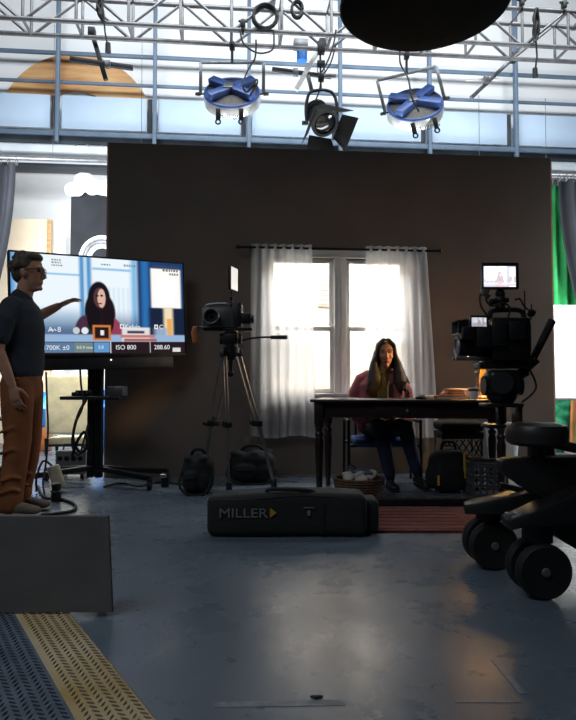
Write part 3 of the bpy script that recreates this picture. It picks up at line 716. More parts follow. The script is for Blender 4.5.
mb = MB(); bz = .012
for a, w, h in ((ez*(Hd/2-bz/2), Wd, bz), (-ez*(Hd/2-bz*.8), Wd, bz*1.6), (ex*(Wd/2-bz/2), bz, Hd), (-ex*(Wd/2-bz/2), bz, Hd)): mb.box(c_ + a, (w, .02, h), Mtv, .002)
mb.build('bezel', M_BLK, tv)
sw_, sh_ = Wd-.03, Hd-.036
scr = screen('screen', tv, c_ + ez*.004, ex, ez, sw_, sh_, 220, 126, 'tv', 1.0, -back*.003)
m_tw = emat('screen_white', (240, 245, 250), .9)
def tu(p): k = (10+174*p-288)/640; return (5.08*k+2.207)/(1.247-.83*k)
def tvt(txt, u, v, size, m=m_tw):
    u = tu(u)
    o = c_ + ez*.004 + ex*(sw_*(u-.5)) + ez*(sh_*(.5-v)) - back*.0045
    t = text_mesh(txt, size, 'caption', m, scr, frame(ex, ez, -back, o), ext=.0003)
tvt('3700K ±0', .175, .955, .054); tvt('0.0 0 max', .374, .945, .034); tvt('5.0', .50, .945, .038); tvt('ISO 800', .60, .955, .056); tvt('288.60', .822, .955, .056)
tvt('Kelvin', .655, .735, .058); tvt('C', .855, .735, .058); tvt('8', .265, .775, .06); tvt('A', .21, .775, .06)
mb = MB()
for du in (tu(.64), tu(.838)): mb.box(c_ + ez*.004 + ex*(sw_*(du-.5)) + ez*(sh_*(.5-.71)) - back*.0042, (.034, .001, .04), Mtv)
pts_ = [(.222, .765), (.232, .745), (.24, .765), (.25, .745), (.258, .765)]
mb.tube([c_ + ez*.004 + ex*(sw_*(tu(a)-.5)) + ez*(sh_*(.5-b)) - back*.004 for a, b in pts_], .004, 5)
mb.build('icon', m_tw, scr)
mb = MB()
for du in (tu(.64), tu(.838)): mb.box(c_ + ez*.004 + ex*(sw_*(du-.5)) + ez*(sh_*(.5-.71)) - back*.0048, (.014, .001, .018), Mtv)
mb.build('icon_dot', M_BLK, scr)
# stand
q = lambda x, y, d: L(x, y, d) - T0
dS = T0.y
mb = MB(); mb.box(c_ - ez*(Hd/2+.05) + back*.05 - ex*.02, (Wd*.86, .09, .12), Mtv, .012); mb.build('sound_bar', M_BLKP, tv)
mb = MB(); mb.box(c_ + back*.11 - ez*.1, (.5, .04, .45), Mtv, .01); mb.build('mount_plate', M_BLK, tv)
colx = q(95, 400, dS+.14)
for dx in (-.035, .035):
    mb = MB(); mb.box((colx.x+dx, colx.y+.02, .66), (.06, .07, 1.2), None, .01); mb.build('column', M_BLK, tv)
mb = MB(); z = q(95, 398, dS-.05).z; mb.box((colx.x+.03, colx.y-.13, z), (.5, .26, .03), None, .008); mb.box((colx.x-.1, colx.y-.05, z+.02), (.14, .14, .06), None, .01); mb.build('shelf', M_BLKP, tv)
for l0, d0, l1, d1 in ((-.55, -.32, .62, .12), (-.5, .22, .55, -.3)):
    mb = MB(); a, c = V((colx.x+l0, colx.y+d0, .1)), V((colx.x+l1, colx.y+d1, .1)); m_ = V((colx.x, colx.y, .15))
    mb.bar(a, m_, .06, .045, .008); mb.bar(m_, c, .06, .045, .008); mb.build('base_leg', M_BLK, tv)
    for e in (a, c):
        mb = MB(); mb.cyl(e + V((-.016, 0, -.06)), e + V((.016, 0, -.06)), .04, n=16); mb.cyl(e + V((0, 0, -.03)), e + V((0, 0, .02)), .015); mb.box(e + V((0, 0, -.02)), (.04, .05, .03), None, .006); mb.build('caster', M_RUB, tv)
# devices on the shelf
def boxdev(px0, py0, px1, py1, d, dep, name, label, m, cat, knobs=0):
    a, c = L(px0, py1, d), L(px1, py0, d); o = V(((a.x+c.x)/2, d+dep/2, a.z))
    t = thing(name, label, cat, o); mb = MB(); mb.box((0, 0, (c.z-a.z)/2), (c.x-a.x, dep, c.z-a.z), None, .006); mb.build('case', m, t)
    mb = MB()
    for i in range(max(1, knobs)): mb.cyl((-(c.x-a.x)*.35 + i*.035, -dep/2, (c.z-a.z)*.55), (-(c.x-a.x)*.35+i*.035, -dep/2-.008, (c.z-a.z)*.55), .008, n=10)
    mb.build('knob', M_STEEL, t); return t
zsh = colx.z + 0
shz = z + .015 + 0
ds = T0.y + .14 - .2
def on_shelf(px0, px1, h, name, label, m, dep=.16, kn=3):
    a, c = L(px0, 395, ds), L(px1, 395, ds); o = V(((a.x+c.x)/2, ds+dep/2, shz)); t = thing(name, label, 'electronics', o)
    mb = MB(); mb.box((0, 0, h/2), (c.x-a.x, dep, h), None, .006); mb.build('case', m, t)
    for i in range(kn):
        mb = MB(); mb.cyl((-(c.x-a.x)*.3+i*.04, -dep/2-.008, h*.55), (-(c.x-a.x)*.3+i*.04, -dep/2, h*.55), .01, n=10); mb.build('knob', M_STEEL, t)
on_shelf(107, 123, .085, 'video_receiver', 'small grey video box on the screen stand shelf, right of the column', M_STEEL)
on_shelf(75, 87, .05, 'cable_box', 'small black cable box on the screen stand shelf, left of the column', M_BLKP)
# bezel lights
for sx in (0,):
    mb = MB(); mb.sph(c_ - ez*(Hd/2+.03) + ex*.05 - back*.01, .006, 8, 6); mb.build('power_light', emat('led_white', (255, 250, 240), 3), tv)
# hanging cables behind / beside the column
def scable(name, label, pts, r=.008, cat='cable', group=None, m=M_CABLE):
    P = [V(p) for p in pts]; mb = MB(P[0]); mb.tube(spline(P, 6), r, 7); return tag(mb.build(name, m), label, cat, group)
scable('hanging_cable', 'black cable hanging from the big screen to the floor beside the man', [L(46, 372, 5.3), L(47, 400, 5.3), L(48, 430, 5.25), L(46, 462, 5.2), L(43, 482, 5.1), L(45, 497, 5.0) ], .008)
scable('looped_cable', 'black cable looping below the shelf left of the stand column', [L(80, 366, 5.4), L(81, 385, 5.4), L(83, 405, 5.35), L(75, 425, 5.35), L(72, 445, 5.3), L(79, 455, 5.3), L(84, 440, 5.35), L(88, 425, 5.4)], .009)
scable('looped_cable', 'black cable tangle hanging by the stand column above the power box', [L(86, 400, 5.3), L(78, 415, 5.25), L(73, 438, 5.2), L(80, 452, 5.2), L(87, 446, 5.2), L(85, 432, 5.2), L(78, 440, 5.2), L(72, 456, 5.2)], .012)
# power box with sockets
a, c = L(52, 478, 5.55), L(84, 456, 5.55); g = G(70, 479)
pb = thing('power_box', 'grey power distribution box with round sockets under the big screen', 'power box', (g.x, g.y+.1, 0))
mb = MB(); mb.box((0, 0, .15), (.28, .2, .22), None, .01); mb.build('case', mat('box_grey', (112, 112, 110), .55, .1, .1, 10), pb)
for i in range(4):
    for j in range(2):
        mb = MB(); mb.cyl((-.095+i*.063, -.1, .10+j*.09), (-.095+i*.063, -.112, .10+j*.09), .022, n=14); mb.build('socket', M_BLK, pb)
for sx in (-.1, .1):
    mb = MB(); mb.bar((sx, -.08, .02), (sx, .08, .02), .03, .04, .005); mb.build('foot', M_BLK, pb)
mb = MB(); mb.tube([(-.1, 0, .26), (-.09, 0, .31), (.09, 0, .31), (.1, 0, .26)], .01, 8); mb.build('handle', M_BLK, pb)
# beige battery block + black plug near the man's foot
g = G(55, 492); bb = thing('power_adapter', 'beige power adapter standing on the floor beside the man', 'adapter', g)
mb = MB(); mb.box((-.0, .03, .115), (.09, .08, .2), (0, -.35, 0), .015); mb.build('case', mat('beige_plastic', (188, 176, 152), .5), bb)
mb = MB(); mb.tube(spline([(-.03, .03, .2), (-.1, .0, .25), (-.14, -.03, .12), (-.13, -.05, .01)], 6), .01, 6); mb.build('cord', M_CABLE, bb)
g = G(56, 501); bp_ = thing('cable_connector', 'black cable connector standing on the floor beside the beige adapter', 'connector', g)
mb = MB(); mb.lathe([(.035, 0), (.038, .03), (.032, .09), (.036, .1), (.034, .13), (.012, .14)], (0, 0, .0), (0, 0, 1), 16); mb.build('body', M_BLKP, bp_)
mb = MB(); mb.torus((0, 0, .075), .037, .006, (0, 0, 1), 18, 6); mb.build('ring', M_STEEL, bp_)
scable('floor_cable', 'black cable curling over the floor around the man\'s shoe', [G(38, 486, .01), G(44, 497, .01), G(60, 499, .01), G(74, 504, .01), G(74, 510, .01), G(60, 513, .01), G(40, 515, .01), G(12, 514, .01)], .011)
scable('floor_cable', 'black cable on the floor running right from the screen stand base', [G(104, 487, .008), G(120, 483, .008), G(140, 486, .008), G(160, 482, .008), G(186, 485, .008)], .008)
# small stand foot thing with bright clip at right of the screen
g = G(165, 487); sc_ = thing('floor_clamp', 'small dark clamp with a bright bolt on the floor right of the screen stand', 'clamp', g)
mb = MB(); mb.box((0, 0, .06), (.06, .06, .12), None, .008); mb.build('body', M_BLK, sc_)
mb = MB(); mb.cyl((-.03, -.03, .1), (.02, -.05, .1), .018, n=12); mb.build('bolt', M_CHROME, sc_)
# black boxes at far left edge by the man's leg
g = G(-10, 506); dz = thing('equipment_bin', 'dark equipment bin at the left frame edge beside the man', 'bin', g)
mb = MB(); mb.box((0, -.12, .13), (.16, .3, .26), None, .015); mb.build('body', M_BLKP, dz)
mb = MB(); mb.box((0, -.12, .275), (.18, .32, .03), None, .01); mb.build('lid', M_BLK, dz)
mb = MB(); mb.box((.083, -.2, .06), (.01, .08, .07), None, .003); mb.build('label_patch', mat('orange_plastic2', (180, 100, 40), .5), dz)
# ================================================================== people
def hand(mb, w, dirv, palm_n, thumb, ln=.19, curl=.5, spread=.12):
    """w wrist, dirv along the hand, palm_n out of the palm, thumb = side direction of the thumb"""
    d = V(dirv).normalized(); n = V(palm_n); n = (n - d*n.dot(d)).normalized(); t = V(thumb); t = (t - d*t.dot(d) - n*t.dot(n)).normalized()
    pl = ln*.5
    mb.loft([(w, .026, .019), (w+d*pl*.35, .036, .017), (w+d*pl*.8, .042, .014), (w+d*pl, .040, .011)], t, 12)
    for i, (o, L_) in enumerate(((.75, .88), (.25, 1.0), (-.25, .93), (-.75, .73))):
        p = w + d*pl*.96 + t*o*.038; fl = ln*.52*L_; dd = (d + t*o*spread).normalized(); pts = [(p - d*.012, .0088)]
        for j, s in enumerate((.45, .32, .23)):
            a = curl*(j+.6)*.75; dj = dd*math.cos(a) + n*math.sin(a); p = p + dj*fl*s; pts.append((p, .0088 - .0009*(j+1)))
        mb.loft([(x, r, r) for x, r in pts], t, 8)
    p = w + d*pl*.22 + t*.026; d1 = (d*.6 + t*.75 + n*.25).normalized(); d2 = (d*.9 + t*.35 + n*.3).normalized()
    mb.loft([(p - t*.012, .014, .014), (p + d1*.038, .0115, .0115), (p + d1*.038 + d2*.034, .0095, .0095), (p + d1*.038 + d2*.058, .008, .008)], n, 8)
# ---------------------------------------------------------------- standing man
gm = V((L(20.5, 512, 4.38).x, 4.38, 0)); km = 4.38/F
man = thing('person', 'man in dark t-shirt and orange-brown trousers standing and pointing at the big screen', 'person', gm)
X = lambda px: (px-22)*km
Z = lambda py: (512-py)*km + .0
mb = MB()
# trunk
trunk = [((X(22), 0, .90), .155, .105), ((X(21), 0, 1.0), .15, .108), ((X(22), 0, 1.1), .148, .11), ((X(22), 0, 1.25), .168, .115), ((X(20), 0, 1.36), .175, .105), ((X(19), 0, 1.43), .13, .08), ((X(20), 0, 1.47), .06, .06)]
mb.loft(trunk, (0, 1, 0), 20)
mb.loft([((X(20), 0, 1.44), .062, .062), ((X(23), 0, 1.52), .055, .058), ((X(26), 0, 1.6), .056, .06)], (0, 1, 0), 14)
# head in profile, facing +x
hx, hz_ = X(27), 1.64
mb.sph((hx-.012, 0, hz_+.03), (.097, .076, .098), 20, 14)
mb.loft([((hx+.012, 0, hz_+.05), .06, .075), ((hx+.028, 0, hz_-.02), .058, .062), ((hx+.034, 0, hz_-.08), .042, .046), ((hx+.042, 0, hz_-.1), .03, .032)], (0, 1, 0), 14)
mb.loft([((hx+.088, 0, hz_+.02), .008, .008), ((hx+.104, 0, hz_-.014), .011, .013), ((hx+.112, 0, hz_-.03), .012, .013), ((hx+.095, 0, hz_-.04), .012, .010)], (0, 1, 0), 10)
mb.sph((hx+.083, 0, hz_-.062), (.014, .024, .008), 10, 8); mb.sph((hx+.08, 0, hz_-.077), (.013, .022, .008), 10, 8); mb.sph((hx+.076, 0, hz_-.108), (.018, .022, .016), 10, 8)
mb.loft([((hx+.08, -.045, hz_+.032), .01, .01), ((hx+.088, 0, hz_+.034), .012, .012), ((hx+.08, .045, hz_+.032), .01, .01)], (0, 0, 1), 8)
for sy in (-1, 1):
    mb.sph((hx-.012, sy*.076, hz_-.004), (.02, .011, .034), 10, 8, rot=(0, -.2, 0))
# near (right) arm hanging
ys = -.19
armN = [((X(19), ys+.03, 1.40), .052, .052), ((X(16), ys-.02, 1.30), .047, .047), ((X(13), ys-.045, 1.14), .041, .041), ((X(13), ys-.045, 1.09), .040, .040), ((X(19), ys-.04, .98), .037, .04), ((X(25), ys-.03, .87), .026, .03)]
mb.loft(armN, (0, 1, 0), 14)
hand(mb, V((X(25.5), ys-.03, .865)), (.24, .05, -1), (.2, 1, 0), (1, -.1, .2), .185, .55)
# far (left) arm reaching for the screen
qm = lambda px, py, d: L(px, py, d) - gm
eF, wF = qm(29, 321, 4.76), qm(58.5, 306, 4.80)
armF = [(V((X(20), .15, 1.385)), .052, .052), (V((X(20), .15, 1.385)).lerp(eF, .55), .046, .046), (eF, .041, .043), (eF.lerp(wF, .3), .041, .043), (eF.lerp(wF, .8), .031, .034), (wF, .024, .028)]
mb.loft(armF, (0, 1, 0), 14)
hand(mb, wF, (.90, .1, .44), (.2, -.1, -1), (.2, -.85, .5), .185, .4, .3)
# legs
for sy, kx, ax_ in ((-1, 21, 15), (1, 20, 12)):
    mb.loft([((X(21), sy*.085, .92), .085, .095), ((X(20+(kx-17)*.5), sy*.09, .72), .075, .085), ((X(kx+2), sy*.095, .5), .055, .06), ((X(kx), sy*.10, .35), .052, .06), ((X(ax_+1), sy*.10, .12), .036, .04), ((X(ax_+1), sy*.10, .06), .038, .045)], (0, 1, 0), 14)
    mb.loft([((X(ax_), sy*.10, .045), .036, .036), ((X(ax_)+.12, sy*.105, .035), .042, .028), ((X(ax_)+.2, sy*.105, .03), .036, .02)], (0, 1, 0), 12)
mb.build('body', M_SKINM, man, fuse=.0065, sm_it=4)
# t-shirt
mb = MB()
mb.loft([((X(22), 0, .955), .18, .127), ((X(22.5), 0, 1.02), .176, .13), ((X(22.5), 0, 1.12), .17, .13), ((X(22), 0, 1.26), .188, .132), ((X(20), 0, 1.365), .195, .122), ((X(19), 0, 1.43), .15, .093), ((X(19.5), 0, 1.462), .085, .075)], (0, 1, 0), 22)
mb.loft([((X(19), ys+.05, 1.39), .075, .075), ((X(16), ys-.02, 1.30), .07, .072), ((X(13.5), ys-.04, 1.185), .066, .068)], (0, 1, 0), 14)
s0 = V((X(20), .15, 1.385)); mb.loft([(s0, .072, .072), (s0.lerp(eF, .5), .066, .066), (s0.lerp(eF, .8), .062, .062)], (0, 0, 1), 14)
mb.build('t_shirt', mat('navy_cotton', (40, 46, 54), .9, 0, .12, 6, .3, bscale=14), man, fuse=.009, sm_it=3)
# trousers
mb = MB()
mb.loft([((X(22), 0, .84), .165, .12), ((X(22), 0, .95), .168, .122), ((X(22), 0, 1.0), .16, .118)], (0, 1, 0), 20)
for sy, kx, ax_ in ((-1, 22, 16.5), (1, 21, 13)):
    mb.loft([((X(21.5), sy*.08, .88), .095, .112), ((X(20+(kx-17)*.5), sy*.09, .72), .09, .106), ((X(kx+2), sy*.095, .5), .076, .09), ((X(kx), sy*.10, .35), .07, .085), ((X(ax_+3), sy*.10, .18), .066, .078), ((X(ax_+2.5), sy*.10, .13), .07, .08), ((X(ax_+2), sy*.10, .075), .066, .074)], (0, 1, 0), 16)
    for z_ in (.16, .24, .42, .56): mb.loft([((X(kx-3)-.05, sy*.1-.07, z_), .012, .012), ((X(kx+2), sy*.1-.075, z_+.03), .012, .012), ((X(kx+8), sy*.1-.05, z_+.015), .01, .01)], (0, 0, 1), 8)
mb.build('trousers', mat('rust_canvas', (126, 72, 36), .85, 0, .15, 7, .35, bscale=16), man, fuse=.009, sm_it=3)
mb = MB(); mb.loft([((X(22), 0, .975), .173, .127), ((X(22), 0, .99), .173, .127)], (0, 1, 0), 22); mb.build('belt', M_BLKP, man)
for sy, ax_ in ((-1, 15), (1, 12)):
    mb = MB(); x0 = X(ax_)
    mb.loft([((x0-.05, sy*.1, .06), .042, .045), ((x0+.02, sy*.1, .065), .046, .052), ((x0+.12, sy*.105, .05), .05, .038), ((x0+.2, sy*.108, .04), .046, .028)], (0, 1, 0), 16)
    sh = mb.build('shoe', mat('grey_suede', (86, 76, 66), .8, 0, .15, 10), man, fuse=.007)
    mb = MB(); mb.loft([((x0-.06, sy*.1, .014), .044, .012), ((x0+.05, sy*.1, .014), .046, .012), ((x0+.14, sy*.105, .014), .052, .012), ((x0+.22, sy*.108, .016), .044, .012)], (0, 1, 0), 14); mb.build('sole', mat('pale_rubber', (150, 142, 130), .7), sh)
# hair, glasses
mb = MB()
mb.sph((hx-.028, 0, hz_+.048), (.095, .085, .092), 18, 12); mb.sph((hx+.03, 0, hz_+.105), (.06, .07, .036), 14, 10); mb.sph((hx-.06, 0, hz_-.0), (.06, .075, .075), 14, 10)
rr = random.Random(5)
for k in range(46):
    a = rr.uniform(0, 2*PI); e = rr.uniform(-.2, 1.4); d_ = V((-.2+math.cos(a)*math.cos(e), math.sin(a)*math.cos(e), math.sin(e)))
    if d_.x > .45 and d_.z < .55: continue
    mb.sph(V((hx-.02, 0, hz_+.045)) + V((d_.x*.09, d_.y*.08, d_.z*.09)), rr.uniform(.016, .026), 8, 6)
mb.build('hair', mat('grey_brown_hair', (72, 62, 54), .7, 0, .35, 40, .5, stretch=(1, 1, .3)), man, fuse=.007, sm_it=2)
gl = MB()
for sy in (-1, 1):
    gl.torus((hx+.098, sy*.034, hz_+.01), .022, .002, (1, sy*.15, 0), 18, 6)
    gl.tube([(hx+.094, sy*.058, hz_+.016), (hx+.04, sy*.078, hz_+.016), (hx-.012, sy*.08, hz_+.012)], .0028, 6)
gl.tube([(hx+.1, -.01, hz_+.014), (hx+.104, 0, hz_+.018), (hx+.1, .01, hz_+.014)], .0028, 6)
gl.build('glasses', M_BLK, man)
for sy in (-1, 1):
    mb = MB(); mb.sph((hx+.077, sy*.032, hz_+.01), .012, 10, 8); mb.build('eye', mat('eye_dark', (40, 32, 28), .3), man)
# ---------------------------------------------------------------- seated woman
DW = 5.75
gw = V((L(381, 440, DW).x, DW, 0)); kw = DW/F
wom = thing('person', 'young woman with long dark hair in a pink jacket seated at the desk', 'person', gw)
zz = lambda py: L(380, py, DW).z
xx = lambda px: (px-381)*kw
hc = V((xx(385), -.06, zz(355)))                       # head centre
mb = MB()
mb.loft([((0, .02, .47), .165, .12), ((0, .02, .58), .15, .105), ((0, .0, .72), .14, .10), ((0, -.01, .86), .165, .10), ((0, -.0, .93), .15, .075), ((0, -.0, .975), .07, .055)], (1, 0, 0), 20)
mb.loft([((.0, -.01, .94), .052, .052), ((hc.x*.6, -.03, 1.0), .046, .048), ((hc.x, -.045, 1.06), .046, .05)], (1, 0, 0), 14)
hr = lambda a, b, c: hc + V((a, b, c))
mb.sph(hr(0, .012, .035), (.072, .088, .088), 20, 14)
mb.loft([(hr(0, -.02, .04), .066, .062), (hr(0, -.03, -.02), .06, .055), (hr(0, -.036, -.07), .044, .044), (hr(0, -.044, -.094), .026, .028)], (1, 0, 0), 16)
mb.loft([(hr(0, -.08, .015), .006, .006), (hr(0, -.089, -.012), .0075, .008), (hr(0, -.096, -.03), .010, .009), (hr(0, -.085, -.04), .011, .008)], (1, 0, 0), 10)
for s in (-1, 1):
    mb.sph(hr(s*.011, -.088, -.036), (.007, .008, .006), 8, 6); mb.sph(hr(s*.034, -.066, -.02), (.022, .02, .02), 10, 8)
    mb.loft([(hr(s*.012, -.079, .03), .007, .007), (hr(s*.03, -.08, .034), .008, .007), (hr(s*.05, -.07, .028), .006, .006)], (0, 0, 1), 8)
    mb.sph(hr(s*.074, .012, -.005), (.009, .018, .028), 10, 8)
mb.sph(hr(0, -.076, -.098), (.016, .014, .013), 10, 8)
# arms into the lap
for s in (-1, 1):
    mb.loft([((s*.165, .0, .905), .046, .046), ((s*.215, .0, .80), .042, .042), ((s*.235, .01, .66), .036, .036), ((s*.215, -.09, .59), .033, .033), ((s*.12, -.22, .585), .024, .026)], (0, 1, 0), 12)
    hand(mb, V((s*.115, -.225, .585)), (-s*.75, -.65, -.05), (0, 0, -1), (-s*.5, .8, .3), .165, .35)
# legs: seated, one crossed over the other at the shins
kneeR, ankR = V((-.07, -.44, .51)), V((.02, -.38, .10))
kneeL, ankL = V((.13, -.46, .52)), V((.24, -.42, .14))
for hip, kn, an in ((V((-.085, .0, .49)), kneeR, ankR), (V((.085, .0, .49)), kneeL, ankL)):
    mb.loft([(hip, .082, .08), (hip.lerp(kn, .5), .074, .07), (kn, .054, .054), (kn.lerp(an, .3), .052, .052), (an, .036, .036)], (1, 0, 0), 14)
mb.build('body', M_SKINW, wom, fuse=.0055, sm_it=3)
m_pink = mat('pink_jacket_cloth', (160, 84, 86), .85, 0, .1, 10, .25, bscale=30)
mb = MB()
for s in (-1, 1):
    mb.loft([((s*.10, .0, .925), .075, .085), ((s*.165, .0, .905), .07, .075), ((s*.222, .0, .80), .064, .066), ((s*.246, .01, .66), .056, .058), ((s*.225, -.08, .585), .052, .052), ((s*.14, -.195, .585), .042, .044)], (0, 1, 0), 14)
    mb.loft([((s*.15, -.02, .50), .07, .125), ((s*.145, -.02, .7), .06, .118), ((s*.145, -.012, .86), .062, .11), ((s*.105, .0, .945), .045, .07)], (1, 0, 0), 14)
mb.loft([((0, .075, .5), .17, .075), ((0, .07, .7), .155, .065), ((0, .05, .88), .165, .065), ((0, .04, .955), .08, .05)], (1, 0, 0), 18)
for s in (-1, 1): mb.loft([((s*.03, .055, .985), .03, .022), ((s*.075, .015, .985), .026, .03), ((s*.085, -.05, .945), .02, .03), ((s*.07, -.1, .88), .014, .024)], (0, 0, 1), 10)
jk = mb.build('jacket', m_pink, wom, fuse=.008, sm_it=2)
mb = MB()
for s in (-1, 1): mb.tube([(s*.045, -.142, .5), (s*.042, -.138, .7), (s*.045, -.128, .85), (s*.06, -.105, .9)], .006, 6)
mb.build('zip_edge', mat('zip_pale', (200, 170, 150), .5), jk)
mb = MB(); mb.loft([((0, -.02, .5), .15, .112), ((0, -.02, .7), .13, .108), ((0, -.018, .84), .14, .108), ((0, -.01, .93), .10, .08)], (1, 0, 0), 20)
mb.build('top', mat('olive_cotton', (86, 80, 44), .9, 0, .15, 12, .3), wom, fuse=.008)
mb = MB(); mb.loft([((0, .02, .49), .18, .13), ((0, .02, .53), .172, .125)], (1, 0, 0), 18)
for hip, kn, an in ((V((-.085, .0, .49)), kneeR, ankR), (V((.085, .0, .49)), kneeL, ankL)):
    mb.loft([(hip, .095, .092), (hip.lerp(kn, .5), .086, .082), (kn, .067, .067), (kn.lerp(an, .3), .064, .064), (kn.lerp(an, .9), .05, .05)], (1, 0, 0), 16)
mb.build('jeans', mat('blue_denim', (30, 40, 64), .85, 0, .2, 14, .3), wom, fuse=.008, sm_it=3)
m_boot = mat('black_leather', (26, 24, 24), .35, 0, .1, 14)
for an, tp, sl in ((ankR, V((.04, -.53, .035)), 0), (ankL, V((.29, -.56, .05)), .3)):
    an0 = V((an.x, an.y, an.z))
    hz0 = an0 + V((0, .02, -.055))
    mb = MB(); mb.loft([(an0 + V((0, 0, .05)), .046, .048), (an0, .042, .046)], (1, 0, 0), 14)
    mb.loft([(hz0 + V((0, .02, .0)), .036, .036), (hz0.lerp(tp, .5), .04, .034), (tp, .036, .024)], (1, 0, 0), 14)
    b_ = mb.build('boot', m_boot, wom, fuse=.007)
    mb = MB(); lo = V((0, 0, -.036)); mb.loft([(hz0 + lo + V((0, .03, 0)), .036, .01), (hz0.lerp(tp, .5) + lo, .042, .01), (tp + V((0, -.02, -.024)), .036, .01)], (1, 0, 0), 12); mb.build('sole', M_RUB, b_)
# hair: long, parted, falling over both shoulders
mb = MB()
mb.sph(hr(0, .03, .045), (.088, .095, .094), 20, 14)
mb.sph(hr(0, .05, -.03), (.092, .07, .12), 16, 12)
rr = random.Random(11)
for s in (-1, 1):
    mb.loft([(hr(s*.02, -.03, .118), .03, .03), (hr(s*.07, -.02, .085), .018, .045), (hr(s*.084, -.005, .0), .018, .05), (hr(s*.106, -.02, -.09), .036, .05), (hr(s*.11, -.06, -.17), .055, .045), (hr(s*.112, -.095, -.25), .058, .034), (hr(s*.11, -.105, -.31), .03, .02)], (1, 0, 0), 14)
    for k in range(14):
        a = rr.uniform(.05, .13); y0 = rr.uniform(-.06, .08); P = []; ph = rr.uniform(0, 6)
        e_ = rr.uniform(-.36, -.24)
        for j in range(7):
            t = j/6; u_ = (a-.05)/.08; P.append(hr(s*(.066 + .012*u_ + (.035+.07*u_)*t + .012*math.sin(ph+t*7)*t), max(-.0, y0)*(1-t) - .115*t*t, .03*(1-t) + e_*t))
        mb.loft([(p, .016*(1-.45*(i/6)), .016*(1-.45*(i/6))) for i, p in enumerate(P)], (0, 1, 0), 8)
mb.loft([(hr(0, .07, .0), .08, .05), (hr(0, .085, -.12), .10, .045), (hr(0, .10, -.26), .09, .03)], (1, 0, 0), 14)
mb.build('hair', mat('dark_brown_hair', (9, 7, 6), .6, 0, .4, 60, .6, bscale=90, stretch=(1, 1, .15)), wom, fuse=.0065, sm_it=2)
m_brow = mat('brow_dark', (28, 18, 14), .7); m_eyew = mat('eye_white', (200, 190, 180), .3); m_iris = mat('iris_brown', (30, 18, 12), .2); m_lip = mat('lip_rose', (140, 72, 64), .45)
for s in (-1, 1):
    mb = MB(); mb.tube([hr(s*.012, -.086, .036), hr(s*.03, -.087, .042), hr(s*.05, -.075, .034)], .0042, 6); mb.build('eyebrow', m_brow, wom)
    mb = MB(); mb.sph(hr(s*.031, -.0765, .014), (.0145, .010, .008), 12, 8); e_ = mb.build('eye', m_eyew, wom)
    mb = MB(); mb.sph(hr(s*.031, -.084, .0135), (.0065, .004, .0068), 10, 6); mb.build('iris', m_iris, e_)
    mb = MB(); mb.tube([hr(s*.015, -.083, .016), hr(s*.031, -.0875, .0225), hr(s*.047, -.076, .016)], .003, 6); mb.build('eyelid', m_brow, e_)
mb = MB(); mb.loft([(hr(-.024, -.077, -.064), .003, .004), (hr(-.01, -.0875, -.061), .006, .006), (hr(.01, -.0875, -.061), .006, .006), (hr(.024, -.077, -.064), .003, .004)], (0, 0, 1), 10)
mb.loft([(hr(-.02, -.078, -.067), .003, .004), (hr(0, -.088, -.072), .0075, .006), (hr(.02, -.078, -.067), .003, .004)], (0, 0, 1), 10); mb.build('lips', m_lip, wom)
# her chair
chr_ = thing('desk_chair', 'blue seat chair with black metal legs under the seated woman', 'chair', (gw.x, gw.y, 0))
q = lambda x, y, z: (x, y, z)
mb = MB(); mb.box((0, -.02, .375), (.52, .46, .07), None, .03, 0, 3); mb.build('seat', mat('blue_upholstery', (48, 84, 140), .85, 0, .1, 12, .2), chr_)
mb = MB(); mb.box((0, .25, .64), (.42, .04, .28), (-.1, 0, 0), .02, 0, 3); mb.build('backrest', MATS['blue_upholstery'], chr_)
for s in (-1, 1):
    xs_ = s*.31
    mb = MB(); mb.cyl((xs_, -.22, .56), (xs_, -.24, 0), .013, n=10); mb.build('leg', M_BLK, chr_)
    mb = MB(); mb.cyl((xs_, .2, .56), (xs_, .24, 0), .013, n=10); mb.build('leg', M_BLK, chr_)
    mb = MB(); mb.tube([(xs_, -.22, .555), (xs_, .2, .555)], .016, 8); mb.build('armrest', M_BLK, chr_)
    mb = MB(); mb.tube([(s*.2, .23, .36), (s*.2, .26, .6)], .012, 8); mb.build('back_post', M_BLK, chr_)
for y in (-.21, .2):
    mb = MB(); mb.cyl((-.31, y, .345), (.31, y, .345), .012, n=8); mb.build('seat_rail', M_BLK, chr_)
# ================================================================== desk and what is on it
AT = math.radians(10.9)
ux, uy = V((math.cos(AT), -math.sin(AT), 0)), V((math.sin(AT), math.cos(AT), 0))
O_ = V((.245, 5.05, 0)); tc0 = O_ + ux*.685 + uy*.275
TZ = .76
m_dwood = mat('dark_walnut', (44, 28, 22), .32, 0, .25, 4, .06, rgb2=(30, 20, 17), stretch=(1, 8, 8))
desk = thing('desk', 'dark wooden desk with turned legs in front of the seated woman', 'desk', tc0, rz=0); desk.rotation_euler = (0, 0, -TH-AT)
mb = MB(); mb.box((0, 0, TZ-.0125), (1.50, .68, .025), None, .009, 0, 3); mb.build('tabletop', m_dwood, desk)
mb = MB()
for y in (-.265, .265): mb.box((0, y, TZ-.085), (1.32, .022, .12), None, .003)
for x in (-.675, .675): mb.box((x, 0, TZ-.085), (.022, .5, .12), None, .003)
mb.build('apron', m_dwood, desk)
mb = MB(); mb.box((0, -.279, TZ-.088), (.5, .012, .085), None, .003); dr = mb.build('drawer', m_dwood, desk)
mb = MB(); mb.lathe([(.006, 0), (.007, .012), (.014, .018), (.012, .028), (.003, .031)], (0, -.285, TZ-.088), (0, -1, 0), 14); mb.build('knob', M_STEEL, dr)
lp = [(.018, 0), (.022, .02), (.018, .05), (.024, .07), (.026, .2), (.032, .34), (.034, .42), (.026, .46), (.034, .475), (.034, .49), (.024, .505), (.026, .53), (.036, .545), (.036, .56)]
